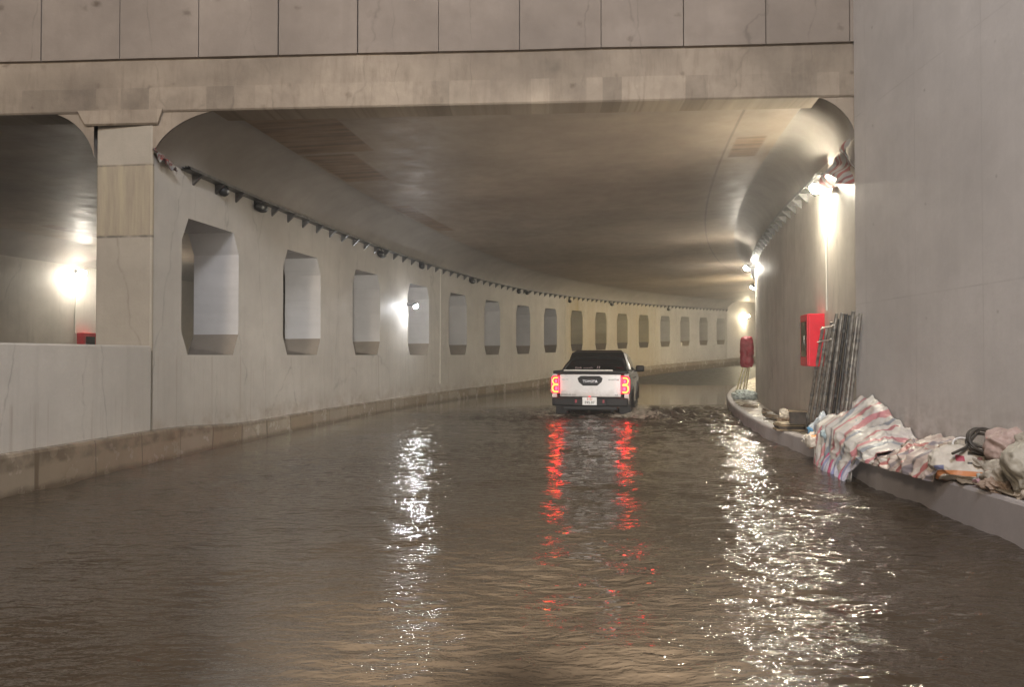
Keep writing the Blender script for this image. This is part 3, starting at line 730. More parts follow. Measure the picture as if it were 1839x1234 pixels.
# ------------------------------------------------------------------ lamps
LAMPS = []
def lamp(s, w, z, side, power, col, label, wire_to=None, r=.075, group='floodlights on the tunnel walls', yw=35, arm=.24):
    """side: direction into the bore (+1 = towards larger w). small LED floodlight on a bracket with its conduit"""
    h = head(s)
    base = PG(s, w, z)
    t = empty('floodlight', base, -h, label, 'lamp', group)
    d = side
    mb = MB(); mb.box((d*(arm-.02)/2, 0, -.02), (arm-.02, .04, .03), bev=.006); mb.box((d*.01, 0, 0), (.02, .10, .12), bev=.004)
    mb.build('bracket', M['dark'], t)
    yaw = Matrix.Rotation(-d*R(yw), 4, 'Z'); rot = Matrix.Rotation(d*R(50), 4, 'Y')
    piv = Matrix.Translation((d*arm, 0, -.03)) @ yaw @ rot
    mb = MB(); mb.box((0, 0, 0), (1, 1, 1), rot=piv @ Matrix.Diagonal((.07, r*1.7, r*1.5, 1)))
    for i in range(5): mb.box((0, 0, 0), (1, 1, 1), rot=piv @ Matrix.Translation((-d*.045, (i-2)*r*.38, .0)) @ Matrix.Diagonal((.03, .006, r*1.4, 1)))
    hs = mb.build('housing', M['dark'], t)
    bm = bmesh.new(); bmesh.ops.create_uvsphere(bm, u_segments=20, v_segments=12, radius=r)
    for v_ in bm.verts:
        v_.co.x = max(v_.co.x*d, 0)*d*.5
    mb = MB(); mb.bm(bm, piv @ Matrix.Translation((d*.036, 0, 0)), smooth=True)
    e = mb.build('lens', emis('lamp_glow', col, power), t)
    if wire_to is not None:
        # conduit runs down the wall from the lamp
        mb = MB(); mb.tube([(d*.012, 0, 0), (d*.014, .004, -(z-wire_to)*.5), (d*.012, 0, -(z-wire_to))], .013, 6)
        mb.build('conduit', M['conduit'], t)
    return t
WHT = (1, .93, .80); COOL = (.95, .97, 1.0); WRM = (1, .84, .55)
sA = S(1487, 9.3); lamp(sA, 9.3, 3.98, -1, 1000, (1, .91, .72), 'brilliant white floodlight high on the right wall above the red cabinet', 2.10, .085, arm=.15)
sB = S(1350, 8.9, 8, 20) if False else 14.0
lamp(13.4, 9.3, 3.98, -1, 800, WHT, 'white floodlight at the bend of the right wall above the red bundle', 1.9, .08)
lamp(21, 9.3, 3.98, -1, 700, WHT, 'first unseen floodlight added on the right wall round the bend to light the far wall', 2.0, .10, yw=-35)  # this and the next three: unseen lamps added to brighten the far wall
lamp(29, 9.3, 3.98, -1, 1900, WRM, 'second unseen floodlight, warm, added on the right wall round the bend to light the far wall', 2.0, .11, yw=-35)
lamp(38, 9.3, 3.98, -1, 1900, WRM, 'third unseen floodlight, warm, added on the right wall round the bend to light the far wall', 2.0, .11, yw=-35)
lamp(48, 9.3, 3.98, -1, 1500, WHT, 'farthest unseen floodlight added on the right wall round the bend to light the far wall', 2.0, .11, yw=-35)
sC = S(731, 0, 5, 14); lamp(sC, 0, 2.83, 1, 420, COOL, 'low bright floodlight on the pier beside the fourth opening of the pierced wall', 1.50, .065)
sE = S(134, -10.35, 0, 25); lamp(sE, -10.35, 3.95, 1, 330, WHT, 'bright floodlight on the far wall of the other bore left of the column', 2.1, .11)
sD = S(1337, -.5, S_END+1, 100); lamp(sD, -.5, 3.75, 1, 400, WRM, 'distant floodlight on the plain wall at the end of the bend', 2.4, .16)
for s in (11,): lamp(s, -10.35, 3.95, 1, 1200, WHT, 'unseen floodlight added behind the portal column to lighten the other bore', 2.1)  # unseen lamp added to lighten the ceiling of the other bore

# ------------------------------------------------------------------ cable trays
def tray(name, w, s0, s1, side, label, step):
    t = empty(name, PG(s0, w, ZT), 0, label, 'cable tray')
    ss = srange(s0, s1, .8)
    mb = MB(); d = side
    strip(mb, [(w+d*.0, ZT-.02), (w+d*.16, ZT-.02), (w+d*.16, ZT+.02), (w+d*.15, ZT+.02), (w+d*.15, ZT-.01), (w+d*.0, ZT-.01)], ss)
    rel(mb.build('tray_channel', M['galv']), t)
    mb = MB()
    for k in range(3): mb.tube([PG(s, w+d*(.04+.04*k), ZT+.015+.008*math.sin(s*3+k)) for s in ss], .014, 6)
    rel(mb.build('cable', M['dark']), t)
    s = s0+.3; n = 0
    while s < s1 and n < 98:
        mb = MB()
        a, b_, c_ = PG(s, w, ZT-.022), PG(s, w+d*.16, ZT-.022), PG(s, w, ZT-.17)
        a2, b2, c2 = PG(s+.05, w, ZT-.022), PG(s+.05, w+d*.16, ZT-.022), PG(s+.05, w, ZT-.17)
        mb.face([a, b_, c_]); mb.face([a2, c2, b2]); mb.face([b_, b2, c2, c_]); mb.face([a, a2, b2, b_]); 
        rel(mb.build('tray_bracket', M['galv']), t); s += step; n += 1
tray('cable_tray', 0, -.15, S_END-.1, 1, 'long galvanised cable tray along the top of the pierced wall', .62)
tray('wall_cable_tray', 9.3, 1.6, 45, -1, 'dark cable tray on stepped brackets along the top of the right wall', .55)

# unlit twin fixtures below the tray
FX = [(395, 342, 1), (463, 372, 2), (682, 457, 2), (755, 478, 1), (846, 505, 2), (930, 524, 1), (945, 526, 1), (1022, 541, 1), (1098, 547, 2), (1200, 556, 2)]
FL = ['single-lens black fixture above the first opening, nearest the column', 'twin-lens black fixture above the right edge of the first opening', 'twin-lens dark fixture above the third opening',
      'small single dark fixture over the fourth opening', 'twin dark fixture between the fifth and sixth openings', 'left one of two close small fixtures over the seventh opening',
      'right one of two close small fixtures over the seventh opening', 'small dark fixture over the stained start of the ninth opening', 'twin dark fixture over the yellow-stained eleventh opening', 'farthest dark fixture near the thirteenth opening']
for (px, py, n), lb in zip(FX, FL):
    s = S(px, .02, -1, 60); p = P(s, 0); z = CAMZ+(638-py)/F_*p.y
    t = empty('wall_fixture', (p.x, p.y, z), -head(s), lb, 'light fixture', 'unlit fixtures along the pierced wall')
    mb = MB(); wd = .20 if n == 1 else .40
    bm = bmesh.new(); bmesh.ops.create_uvsphere(bm, u_segments=20, v_segments=10, radius=.5)
    for v in bm.verts: v.co = Vector((v.co.x*.16, v.co.y*wd, v.co.z*.17))
    mb.bm(bm, Matrix.Translation((.07, 0, 0)), smooth=True); mb.box((.01, 0, .05), (.03, wd*.7, .12), bev=.005)
    mb.build('housing', M['dark'], t)
    for i in range(n):
        mb = MB(); bm = bmesh.new(); bmesh.ops.create_uvsphere(bm, u_segments=12, v_segments=8, radius=.032)
        mb.bm(bm, Matrix.Translation((.135, (i-(n-1)/2)*.15, -.015)), smooth=True); mb.build('lens', M['lensoff'], t)
    mb = MB(); mb.tube([(.05, 0, .06), (.05, .02, .14), (.03, 0, ZT+g(s)-z-.02)], .012, 6); mb.build('hanger', M['dark'], t)

# thin cable drops on the wall and a sill box
def conduit_drop(px, lab):
    s = S(px, .02, -1, 60); mb = MB(); mb.tube([PG(s, .012, ZT-.03), PG(s, .012, 2.6), PG(s, .012, .55)], .012, 6)
    setp(mb.build('wall_conduit', M['conduit']), lab, 'conduit')
conduit_drop(791, 'thin vertical conduit between the fourth and fifth openings')
conduit_drop(1016, 'thin vertical conduit where the yellow stain starts before the ninth opening')
conduit_drop(1178, 'thin conduit between the twelfth and thirteenth openings')
s = OPEN[13][0]+.28; mb = MB(); mb.box((0, 0, .12), (.22, .24, .24), bev=.015); mb.box((.112, 0, .12), (.006, .17, .17), bev=.002)
o = mb.build('sill_box', plain('white_enamel', (.75,.72,.6), .4)); o.location = PG(s, -.14, Z0+.005); o.rotation_euler = (0, 0, -head(s)); setp(o, 'small pale box standing on the sill of a far opening', 'box')
# red cloth and pipe end at the left start of the tray
s0 = S(290, .1, -1.0, 2)
mb = MB()
rows = []
for i in range(14):
    t_ = i/13; rows.append([PG(s0-.15+.45*t_, .03+.10*j/5+.03*math.sin(j*2+i), ZT+.02+.10*(1-t_)-.20*(j/5)*(.5+.5*math.sin(i*.9)**2)+.02*noise.noise(Vector((i, j, 0)))) for j in range(6)])
mb.grid(rows, [[(i*.05, j*.05) for j in range(6)] for i in range(14)])
setp(mb.build('red_rag', M['redrag']), 'crumpled red rag caught on the cable tray beside the portal column', 'rag')
# tarp strip hanging behind the edge of the near wall
mb = MB(); rows = []; uvr = []
for i in range(26):
    t_ = i/25; r_ = []; q_ = []
    for j in range(16):
        v_ = j/15
        s_ = .22+1.35*t_**1.1
        zz = 4.20-.30*t_*t_ + .10*(1-t_)-v_*(.52*(1-t_)+.10)
        wv = 9.27-.09*math.sin(v_*6+t_*9)*(.3+v_) - .05*noise.noise(Vector((t_*7, v_*5, 2)))-.10*(1-v_)*t_-.03
        r_.append(P(s_, wv, zz)); q_.append((t_*.9, v_*.5+t_*.4))
    rows.append(r_); uvr.append(q_)
mb.grid(rows, uvr)
setp(mb.build('hanging_tarp', M['redrag']), 'torn red and white striped sheet tied high up at the edge of the near wall', 'tarpaulin')

# ------------------------------------------------------------------ fire cabinets
def cabinet(loc, rz, side, label, hgt=.86, wid=.55, dep=.23):
    t = empty('fire_cabinet', loc, rz, label, 'cabinet')
    d = side
    mb = MB(); mb.box((d*dep/2, 0, hgt/2), (dep, wid, hgt), bev=.008); mb.build('cabinet_body', M['red'], t)
    dr = None
    mb = MB(); mb.box((d*(dep+.012), 0, hgt/2), (.02, wid-.02, hgt-.02), bev=.004); dr = mb.build('door', M['red'], t)
    mb = MB(); mb.box((d*(dep+.026), 0, hgt*.52), (.006, wid-.16, hgt-.26), bev=.002); mb.build('window', M['glass'], dr)
    mb = MB(); mb.tube([(d*(dep+.02), -wid/2+.05, hgt*.4), (d*(dep+.06), -wid/2+.05, hgt*.42), (d*(dep+.06), -wid/2+.05, hgt*.58), (d*(dep+.02), -wid/2+.05, hgt*.6)], .008, 6); mb.build('handle', M['galv'], dr)
    for k in (-.3, .3):
        mb = MB(); mb.tube([(d*(dep+.02), wid/2-.01, hgt*(.5+k)-.05), (d*(dep+.02), wid/2-.01, hgt*(.5+k)+.05)], .010, 6); mb.build('hinge', M['galv'], t)
    return t
sc_ = S(1482, 9.3); cabinet(P(sc_+.28, 9.3, 1.27), -head(sc_), -1, 'bright red fire hose cabinet on the right wall behind the leaning poles', .80, .47)
cabinet(PG(S(150, -10.35, 0, 25), -10.35, 1.36), -head(10), 1, 'small red cabinet on the far wall of the other bore beneath its floodlight', .75, .5)

# ------------------------------------------------------------------ leaning steel poles
tops = [1478, 1486, 1494, 1503, 1508, 1513, 1520, 1527, 1533, 1540, 1546]
bots = [1447, 1455, 1463, 1470, 1477, 1481, 1489, 1497, 1504, 1511, 1517]
ordn = ['leftmost', 'second', 'third', 'fourth', 'fifth', 'middle', 'fifth from the right', 'fourth from the right', 'third from the right', 'second from the right', 'rightmost']
for i, (tp, bt) in enumerate(zip(tops, bots)):
    wt_, wb_ = 9.22-.03*(i % 3), 9.12-.05*(i % 2)-.02*(i % 3)
    st_, sb = S(tp, wt_), S(bt, wb_)
    ztp = [1.86, 1.84, 1.90, 2.02, 1.93, 2.00, 1.99, 1.96, 2.0, 1.93, 1.96][i]
    a = P(sb, wb_, kz(sb)+.02); c = P(st_, wt_, ztp)
    v = c-a
    ln = v.length
    t = empty('scaffold_pole', a, 0, ('%s grimy steel scaffold pole' % ordn[i] if i in (0, 5, 10) else '%s steel pole' % ordn[i]+(' from the left' if i in (1, 2, 3, 4) else '')) + ' in the row leaning on the right wall', 'pole', 'steel poles leaning on the right wall')
    t.rotation_mode = 'QUATERNION'; t.rotation_quaternion = v.to_track_quat('Z', 'Y')
    mat = M['steel2'] if i in (4, 6, 7) else M['steel']
    mb = MB(); mb.tube([(0, 0, 0), (0, 0, ln*.5), (0, 0, ln)], .023, 10, cap=False)
    mb.tube([(0, 0, ln*.99), (0, 0, ln)], .020, 10)
    mb.build('tube', mat, t)
    for k in ([.36, .62, .87] if i % 3 == 0 else [.25, .80] if i % 3 == 1 else [.55]):
        mb = MB(); mb.tube([(0, 0, ln*k-.02), (0, 0, ln*k+.02)], .029, 10); mb.tube([(.02, .02, ln*k), (.045, .03, ln*k)], .009, 6); mb.build('coupler', M['galv'], t)
# two bent rods tied across the left of them
for zz, lab in ((1.80, 'upper bent pale rod hooked across the left poles'), (1.62, 'lower bent pale rod hooked across the left poles')):
    mb = MB(); pts = []
    for k in range(9):
        t_ = k/8; w = 9.02; px = 1474+24*t_-(1.80-zz)*30
        s = S(px, w); pts.append(P(s, w, zz+.05*t_*t_+.012*math.sin(t_*5)))
    mb.tube(pts, .010, 6); setp(mb.build('bent_rod', M['conduit']), lab, 'rod')

# ------------------------------------------------------------------ crumpled things
def lump(name, mat, dims, loc, rot, crumple, seed, label, cat, boxy=3.0, freq=3.0, n=26, knot=0, parent=None):
    bm = bmesh.new()
    bmesh.ops.create_cube(bm, size=2); bmesh.ops.subdivide_edges(bm, edges=bm.edges[:], cuts=n, use_grid_fill=True)
    off = Vector((seed*13.7, seed*5.1, seed*2.3))
    uvs = {}
    for v in bm.verts:
        p = v.co.copy(); l = (abs(p.x)**boxy+abs(p.y)**boxy+abs(p.z)**boxy)**(1/boxy)
        p = p/l
        uvs[v.index] = (p.x, p.z if abs(dims[2]) >= abs(dims[1]) else p.y)
        q = Vector((p.x*dims[0], p.y*dims[1], p.z*dims[2]))*3.2+off
        wp = Vector((noise.noise(q*freq*.4), noise.noise(q*freq*.4+Vector((9,9,9))), noise.noise(q*freq*.4+Vector((5,2,7)))))
        r1 = 1-abs(noise.noise(q*freq*.55+wp*1.4))*2; r2 = 1-abs(noise.noise(q*freq*1.3+wp))*2
        r3 = 1-abs(noise.noise(q*freq*3.1+wp*2))*2
        dsp = crumple*(r1*1.15+r2*.65+r3*.25-.9)
        if knot and p.z > .55: k_ = (p.z-.55)/.45; p.x *= (1-.72*k_); p.y *= (1-.72*k_); p.z += knot*k_
        p.z = p.z if p.z > -.8 else -.8-(abs(p.z)-.8)*.3
        v.co = Vector((p.x*dims[0], p.y*dims[1], p.z*dims[2])) + Vector((p.x, p.y, p.z)).normalized()*dsp
    me = bpy.data.meshes.new(name); bm.verts.index_update(); bm.to_mesh(me); bm.free()
    ul = me.uv_layers.new(name='UVMap')
    for lp in me.loops: ul.data[lp.index].uv = uvs[lp.vertex_index]
    for p in me.polygons: p.use_smooth = True
    o = link(name, me, mat, parent); o.location = loc; o.rotation_euler = rot
    return setp(o, label, cat)
def at(px, w, dz=0, py=None):
    s = S(px, w); return P(s, w, kz(s)+dz)
HD = -.14
# dark timber box, pallet, plaster lump
p = at(1432, 9.0); t = empty('timber_box', p+Vector((0, 0, .12)), HD-.15, 'small dark timber box standing on the board stack left of the poles', 'box')
mb = MB(); mb.box((0, 0, .10), (.24, .22, .19), bev=.008); mb.build('box_body', M['dwood'], t)
mb = MB(); mb.box((0, 0, .203), (.27, .25, .018), bev=.004); mb.build('lid', M['wood'], t)
mb = MB(); mb.box((.145, -.03, .10), (.06, .10, .12), bev=.006); mb.build('side_block', M['steel'], t)
p = at(1418, 8.93); t = empty('board_stack', p, HD+.05, 'low stack of muddy boards at the kerb edge under the timber box', 'boards')
for k in range(4):
    mb = MB(); mb.box((.02*(k % 2), .03*k-.04, .018+k*.031), (.50-.03*k, .34-.02*k, .026), rot=Matrix.Rotation(.06*k-.08, 4, 'Z'), bev=.004); mb.build('board', M['pwood'] if k == 3 else M['dwood'] if k % 2 else M['wood'], t)
lump('plaster_lump', M['plasterc'], (.09, .07, .07), at(1409, 9.02, .20), (0, .2, .3), .03, 3, 'pale crumbled plaster lump beside the timber box', 'rubble', 2.6)
# plastic bags
lump('plastic_bag', M['bagblue'], (.19, .15, .17), at(1478, 8.98, .14), (.1, -.1, .2), .045, 11, 'blue and white knotted plastic bag at the kerb below the poles', 'bag', 2.3, 3, 28, .5)
lump('plastic_bag', M['bagteal'], (.20, .14, .12), at(1507, 9.02, .15), (0, .15, -.1), .045, 12, 'grey-blue shiny plastic bag just right of the blue and white one', 'bag', 2.3, 3.2, 28)
lump('plastic_bag', M['bagbeige'], (.085, .07, .10), at(1521, 9.12, .34), (.1, .2, .4), .04, 13, 'beige crumpled plastic bag sticking up at the foot of the poles', 'bag', 2.2, 4.5, 26, .3)
lump('plastic_scrap', M['scrapblue'], (.07, .05, .075), at(1552, 9.14, .34), (.3, .3, .1), .05, 14, 'small light blue plastic scrap poking up against the wall', 'plastic', 2.0, 6, 24, .4)
lump('rubble_heap', M['plasterc'], (.28, .10, .09), at(1550, 9.12, .12), (0, .05, 0), .05, 15, 'low grey rubble heap along the wall behind the striped tarpaulin', 'rubble', 2.2, 4, 24)
lump('printed_sack', M['sacko'], (.23, .14, .10), at(1480, 8.93, .035), (.15, .05, -.15), .028, 16, 'white sack with orange print lying at the kerb edge under the plastic bags', 'sack', 3.0, 3, 28)

# the big striped tarpaulin: a heap against the wall that spills over the kerb
def ridged(p, f):
    wp = Vector((noise.noise(p*f*.4), noise.noise(p*f*.4+Vector((7, 3, 1))), 0))
    return (1-abs(noise.noise(p*f*.6+wp*1.2))*2)*.6+(1-abs(noise.noise(p*f*1.5+wp))*2)*.25
def tarp_heap(name, mat, s0, s1, hfun, drop, seed, label, ns=170, nv=110, edge=0):
    mb = MB(); rows = []; uvr = []
    for i in range(ns+1):
        t_ = i/ns; s = s0+(s1-s0)*t_
        a, z0, b_ = kw(s), kz(s), nw(s)-.05
        dr = drop(s); r_ = []; q_ = []
        for j in range(nv+1):
            v_ = j/nv
            topL = (b_-a)+.0; tot = topL+.22+dr
            l = v_*tot
            n_ = Vector((s+seed*3.1, l, seed))
            cr = ridged(Vector((s*1.0+seed*7, l*1.0, seed)), 4.2)*.115+.014*(1-abs(noise.noise(Vector((s*15, l*13, seed+5))))*2)
            fo = (1-abs(noise.noise(Vector((s*3.6+l*1.3+1.6*noise.noise(Vector((s*1.5, l*1.5, 4))), l*1.9-s*1.1, seed+3)))*2))*.05
            if l < topL:
                w = b_-l; hh_ = hfun(s, (w-a)/(b_-a)); edge_t = min(1, (topL-l)/.10)
                z = z0+.015+hh_+cr*min(1, hh_*6)+fo*.5
                zz = max(z, z0+.006)
            else:
                m_ = min(1, (l-topL)/max(.05, tot-topL)); w = a-.02-.055*math.sin(min(1, m_*1.15)*math.pi*.5)-abs(fo)*1.1-abs(cr)*.6
                ztop = z0+.02+hfun(s, 0)
                zz = ztop*(1-m_)+(-.03 if dr > .12 else z0-dr*.8-.03)*m_
                zz += cr*.25
            ts_ = s+.02*math.sin(l*9)
            r_.append(P(ts_, w, zz)); q_.append((s, l))
        rows.append(r_); uvr.append(q_)
    mb.grid(rows, uvr)
    o = mb.build(name, mat); return setp(o, label, 'tarpaulin')
def gs(x, c, w): return math.exp(-((x-c)/w)**2)
def hA(s, q):
    return (.46*gs(s, -.42, .55)*(.35+.65*q)+.32*gs(s, .35, .55)*(.55+.45*q)+.17*gs(s, -1.25, .6)*(.4+.6*q)+.03)*(1 if s < .8 else max(0, (1.25-s)/.45))
def dA(s): return .30*max(0, min(1, (s+1.25)/.25))*max(0, min(1, (.55-s)/.5))
tarp_heap('striped_tarpaulin', M['tarp'], .98, -1.75, hA, dA, 1, 'big red, white and grey striped tarpaulin heaped against the wall and over the kerb')
def hB(s, q): return .12*gs(s, -.45, .5)*(1-q)**.4
# lilac end of a second sheet hanging down to the water
mb = MB(); rows = []; uvr = []
for i in range(121):
    t_ = i/120; s = -.18-1.02*t_; r_ = []; q_ = []
    for j in range(61):
        v_ = j/60
        fold = (1-abs(noise.noise(Vector((s*8+.8*noise.noise(Vector((s*3, v_*2, 1))), v_*1.1, 9)))*2))
        top = kz(s)+.13*gs(s, -.62, .42)+.03
        z = top-(top+.035)*v_**.9
        w = kw(s)+.10*(1-v_)**2-.06-.10*math.sin(v_*math.pi*.55)-.045*fold*(.4+v_)
        r_.append(P(s+.05*v_*math.sin(t_*7), w, z+.015*fold)); q_.append((s+.3*v_*fold*.2, v_*.6))
    rows.append(r_); uvr.append(q_)
mb.grid(rows, uvr); setp(mb.build('lilac_tarpaulin', M['tarp3']), 'lilac and pink striped sheet hanging over the kerb with its hem in the water', 'tarpaulin')
def hC(s, q): return (.20*gs(s, -2.0, .55)*(.3+.7*q)+.10*gs(s, -2.6, .4)+.02)
tarp_heap('faded_tarpaulin', M['tarp2'], -1.5, -2.95, hC, lambda s: 0.0, 5, 'faded pinkish striped sheet crumpled low along the wall, right of the big tarpaulin', 130, 80)
# pale board resting over the kerb edge
s = -1.55; t = empty('thin_board', P(s, kw(s)+.10, kz(s)+.045), HD-.02, 'thin white-edged board jutting flat over the kerb under the tarpaulin', 'board')
mb = MB(); mb.box((0, 0, .03), (.34, .62, .012), rot=Matrix.Rotation(.05, 4, 'X'), bev=.003); mb.build('panel', M['plate'], t)
mb = MB(); mb.box((.06, 0, -.012), (.26, .56, .05), bev=.004); mb.build('gap_shade', M['dwood'], t)  # dark block standing in for the shaded gap beneath the board
# sacks along the near kerb.  (w, s, dz)
def sk(name, mat, dims, s, wq, dz, rot, cr, seed, label, cat='sack', boxy=3.2, freq=2.6, n=28, knot=0):
    w = kw(s)+wq; return lump(name, mat, dims, P(s, w, kz(s)+dz), rot, cr, seed, label, cat, boxy, freq, n, knot)
sk('pink_rag', M['ragpink'], (.16, .13, .07), -2.15, .16, .09, (.2, 0, .4), .05, 21, 'crumpled pink and purple rag in front of the faded sheet', 'rag', 2.3, 4)
sk('grey_rag', M['sackb'], (.15, .16, .05), -1.95, .13, .05, (.1, .1, .2), .04, 22, 'flat brown-grey rag beside the end of the thin board', 'rag', 2.3, 4)
sk('white_scrap', M['foil'], (.06, .12, .035), -2.62, .09, .03, (0, .1, .5), .035, 23, 'white plastic scrap on the kerb left of the printed sack', 'plastic', 2.2, 5)
sk('cement_sack', M['sackw'], (.27, .10, .155), -2.92, .13, .15, (-.50, .05, -.25), .028, 24, 'white cement sack with two black bars and an orange band, slumped at the kerb')
sk('mud_sack', M['sackb'], (.12, .13, .15), -3.50, .36, .15, (-.4, .3, .3), .035, 25, 'brownish sack squeezed between the white cement sack and the grey one')
sk('grey_sack', M['sackg'], (.20, .13, .25), -3.82, .22, .20, (-.5, -.45, .2), .03, 26, 'dirty grey sack with a green stripe at the right edge of the photo')
sk('pink_sack', M['sackp'], (.20, .12, .14), -3.10, .42, .33, (-.2, .1, .1), .035, 27, 'pinkish sack leaning on the wall behind the hose coil')
sk('tall_grey_sack', M['sackd'], (.17, .12, .19), -3.55, .42, .36, (-.2, -.3, .2), .035, 28, 'mud-stained grey sack highest on the pile near the right edge')
sk('round_sack', M['sackd'], (.17, .13, .10), -2.62, .32, .22, (-.1, .1, .4), .03, 29, 'rounded greyish sack with a white rim left of the hose coil')
sk('far_brown_sack', M['sackb'], (.16, .12, .13), -2.35, .36, .14, (-.1, .1, .4), .04, 30, 'dull brown sack low against the wall right of the faded sheet')
sk('base_sack', M['sackd'], (.34, .16, .11), -3.35, .38, .11, (0, .05, .1), .04, 31, 'flattened muddy sack at the bottom of the pile against the wall')
sk('corner_sack', M['sackg'], (.30, .20, .17), -4.35, .30, .22, (-.2, .2, .3), .04, 32, 'grey crumpled sack cut off by the right edge of the photo')
sk('dark_rag', M['sackb'], (.10, .10, .05), -3.50, .10, .04, (0, .2, .4), .045, 33, 'small dark rag under the leaning grey sack', 'rag', 2.2, 5)
# loose scraps between the sacks
sr = random.Random(21)
for i in range(16):
    s_ = sr.uniform(-4.1, -1.5); wq_ = sr.choice([sr.uniform(.08, .2), sr.uniform(.2, .5)]); big_ = wq_ > .2
    o = sk('scrap', [M['foil'], M['sackb'], M['ragpink'], M['bagbeige'], M['tarp2'], M['sackd']][i % 6], (sr.uniform(.05, .12), sr.uniform(.04, .09), sr.uniform(.02, .05)), s_, wq_, .03+(.16 if big_ else 0), (sr.uniform(-.5, .5), sr.uniform(-.5, .5), sr.uniform(0, 3)), .045, 60+i, 'small torn scrap of sheet or sacking among the sacks on the kerb', 'scrap', 2.1, 5.5, 14)
    o['group'] = 'torn scraps among the sacks'
# white rim ring on the round sack
p = P(-2.62, kw(-2.62)+.26, kz(-2.6)+.31); mb = MB()
mb.tube([p+Vector((.10*math.cos(a), .04*math.sin(a)-.03, .07*math.sin(a)-.02)) for a in [i*math.pi/10 for i in range(2, 14)]], .009, 6)
setp(mb.build('plastic_hoop', M['plate']), 'thin white plastic hoop lying on the rounded sack', 'hoop')
# coil of hose
p = P(-3.0, kw(-3.0)+.25, kz(-3)+.37); mb = MB(); pts = []
for i in range(110):
    a = i/110*2*math.pi*3.3; rr = .125-.012*math.sin(i*.21); pts.append(p+Vector((rr*math.cos(a), .05*math.sin(a)+.02*math.sin(a*.5), .085*math.sin(a)+.03*math.sin(i*.06))))
pts += [p+Vector((-.16-.05*k, -.02*k, -.06-.015*k)) for k in range(4)]
mb.tube(pts, .013, 8); setp(mb.build('hose_coil', M['rope']), 'loose dark coil of hose lying on top of the sacks', 'hose')
# flattened cardboard on the kerb
for (s, dz, rz, lab, mt) in ((-3.55, .012, .1, 'flattened muddy cardboard sheet under the grey sack', 'card'), (-2.9, .010, -.1, 'flat cardboard piece poking out under the white cement sack', 'card')):
    mb = MB(); rows = []
    for i in range(13):
        rows.append([(-.16+.30*i/12, -.30+.6*j/12, .016*noise.noise(Vector((i*.4, j*.4, s)))) for j in range(13)])
    mb.grid(rows); o = mb.build('cardboard', M[mt]); o.location = P(s, kw(s)+.19, kz(s)+dz+.01); o.rotation_euler = (0, 0, HD+rz)
    sm = o.modifiers.new('thick', 'SOLIDIFY'); sm.thickness = .012; setp(o, lab, 'cardboard')
# loose planks on the pavement farther along
for i, (s, wq, ln, rz, lab) in enumerate(((5.2, .35, .7, .2, 'short plank lying across the muddy pavement beyond the timber box'), (7.0, .45, .9, -.1, 'longer plank against the wall foot farther along the pavement'), (8.6, .30, .5, .6, 'farthest stub of plank on the pavement before the bend'))):
    t = P(s, kw(s)+wq, kz(s)+.035+g(s)); mb = MB(); mb.box((0, 0, 0), (.09, ln, .03), bev=.004); mb.box((.06, .03, .028), (.07, ln*.8, .02), rot=Matrix.Rotation(.15, 4, 'Z'), bev=.004)
    o = mb.build('loose_plank', M['wood']); o.location = t; o.rotation_euler = (0, 0, -head(s)+rz); setp(o, lab, 'plank')
lump('mud_clod', M['sackb'], (.16, .12, .07), P(4.2, kw(4.2)+.45, kz(4.2)+.05), (0, 0, .2), .04, 41, 'dark clod of mud at the wall foot between plank and timber box', 'mud', 2.2, 4)
# far red bundle on bamboo legs
sF = 13.3; t = empty('red_bundle', PG(sF, 9.0, kz(sF)), -head(sF), 'dark red wrapped bundle propped on pale bamboo at the bend of the right wall', 'bundle')
lump('wrapped_sheet', M['dred'], (.17, .17, .46), (.04, 0, 1.28), (0, 0, 0), .03, 51, None, None, 4.5, 2.2, 20, parent=t)
for k, (x0_, x1_) in enumerate(((-.30, -.05), (-.22, .03), (-.10, .08), (-.02, .12))):
    mb = MB(); mb.tube([(x0_, -.1+.06*k, 0), (x1_, 0, .95)], .022, 8); mb.build('bamboo_leg', M['bamboo'], t)
lump('crushed_plastic', M['foil'], (.30, .25, .13), PG(12.6, 8.95, kz(12.6)+.10), (0, 0, 0), .07, 52, 'crushed pale plastic waste at the foot of the red bundle', 'plastic', 2.1, 4.5)

# ------------------------------------------------------------------ the pickup truck (local: x right, y forward, z up from the tyres)
truck = empty('pickup_truck', (TR[0], TR[1], -.27), -R(TH), 'white double-cab pickup truck seen from behind, tail lights on, wading through the flood', 'pickup truck')
def tb(name, mat, fn, parent=truck):
    mb = MB(); fn(mb); return mb.build(name, mat, parent)
YZ = lambda x: Matrix(((0, 0, 1, x), (1, 0, 0, 0), (0, 1, 0, 0), (0, 0, 0, 1)))    # local xy -> world yz, z -> x
def arch(cy, r, a0, a1, n=10): return [(cy+r*math.cos(a0+(a1-a0)*i/n), .42+r*math.sin(a0+(a1-a0)*i/n)) for i in range(n+1)]
prof = [(.02, .62), (.10, .55)]
prof += [(1.15-.48, .5)]+[(1.15+.48*math.cos(a), .44+.48*math.sin(a)) for a in [math.pi-i*math.pi/10 for i in range(0, 11)]]
prof += [(1.75, .46), (3.72, .44)]
prof += [(4.22+.48*math.cos(a), .44+.48*math.sin(a)) for a in [math.pi-i*math.pi/10 for i in range(0, 11)]]
prof += [(5.1, .5), (5.22, .75), (5.18, 1.02), (4.9, 1.12), (4.2, 1.22), (3.9, 1.25), (1.8, 1.25), (.06, 1.27), (.0, 1.2)]
def side(sgn):
    def f(mb):
        x0 = .80 if sgn > 0 else -.91
        mb.prism(prof, YZ(x0), .11, bev=.02)
    return f
for sg in (1, -1): tb('side_panel', M['paint'], side(sg))
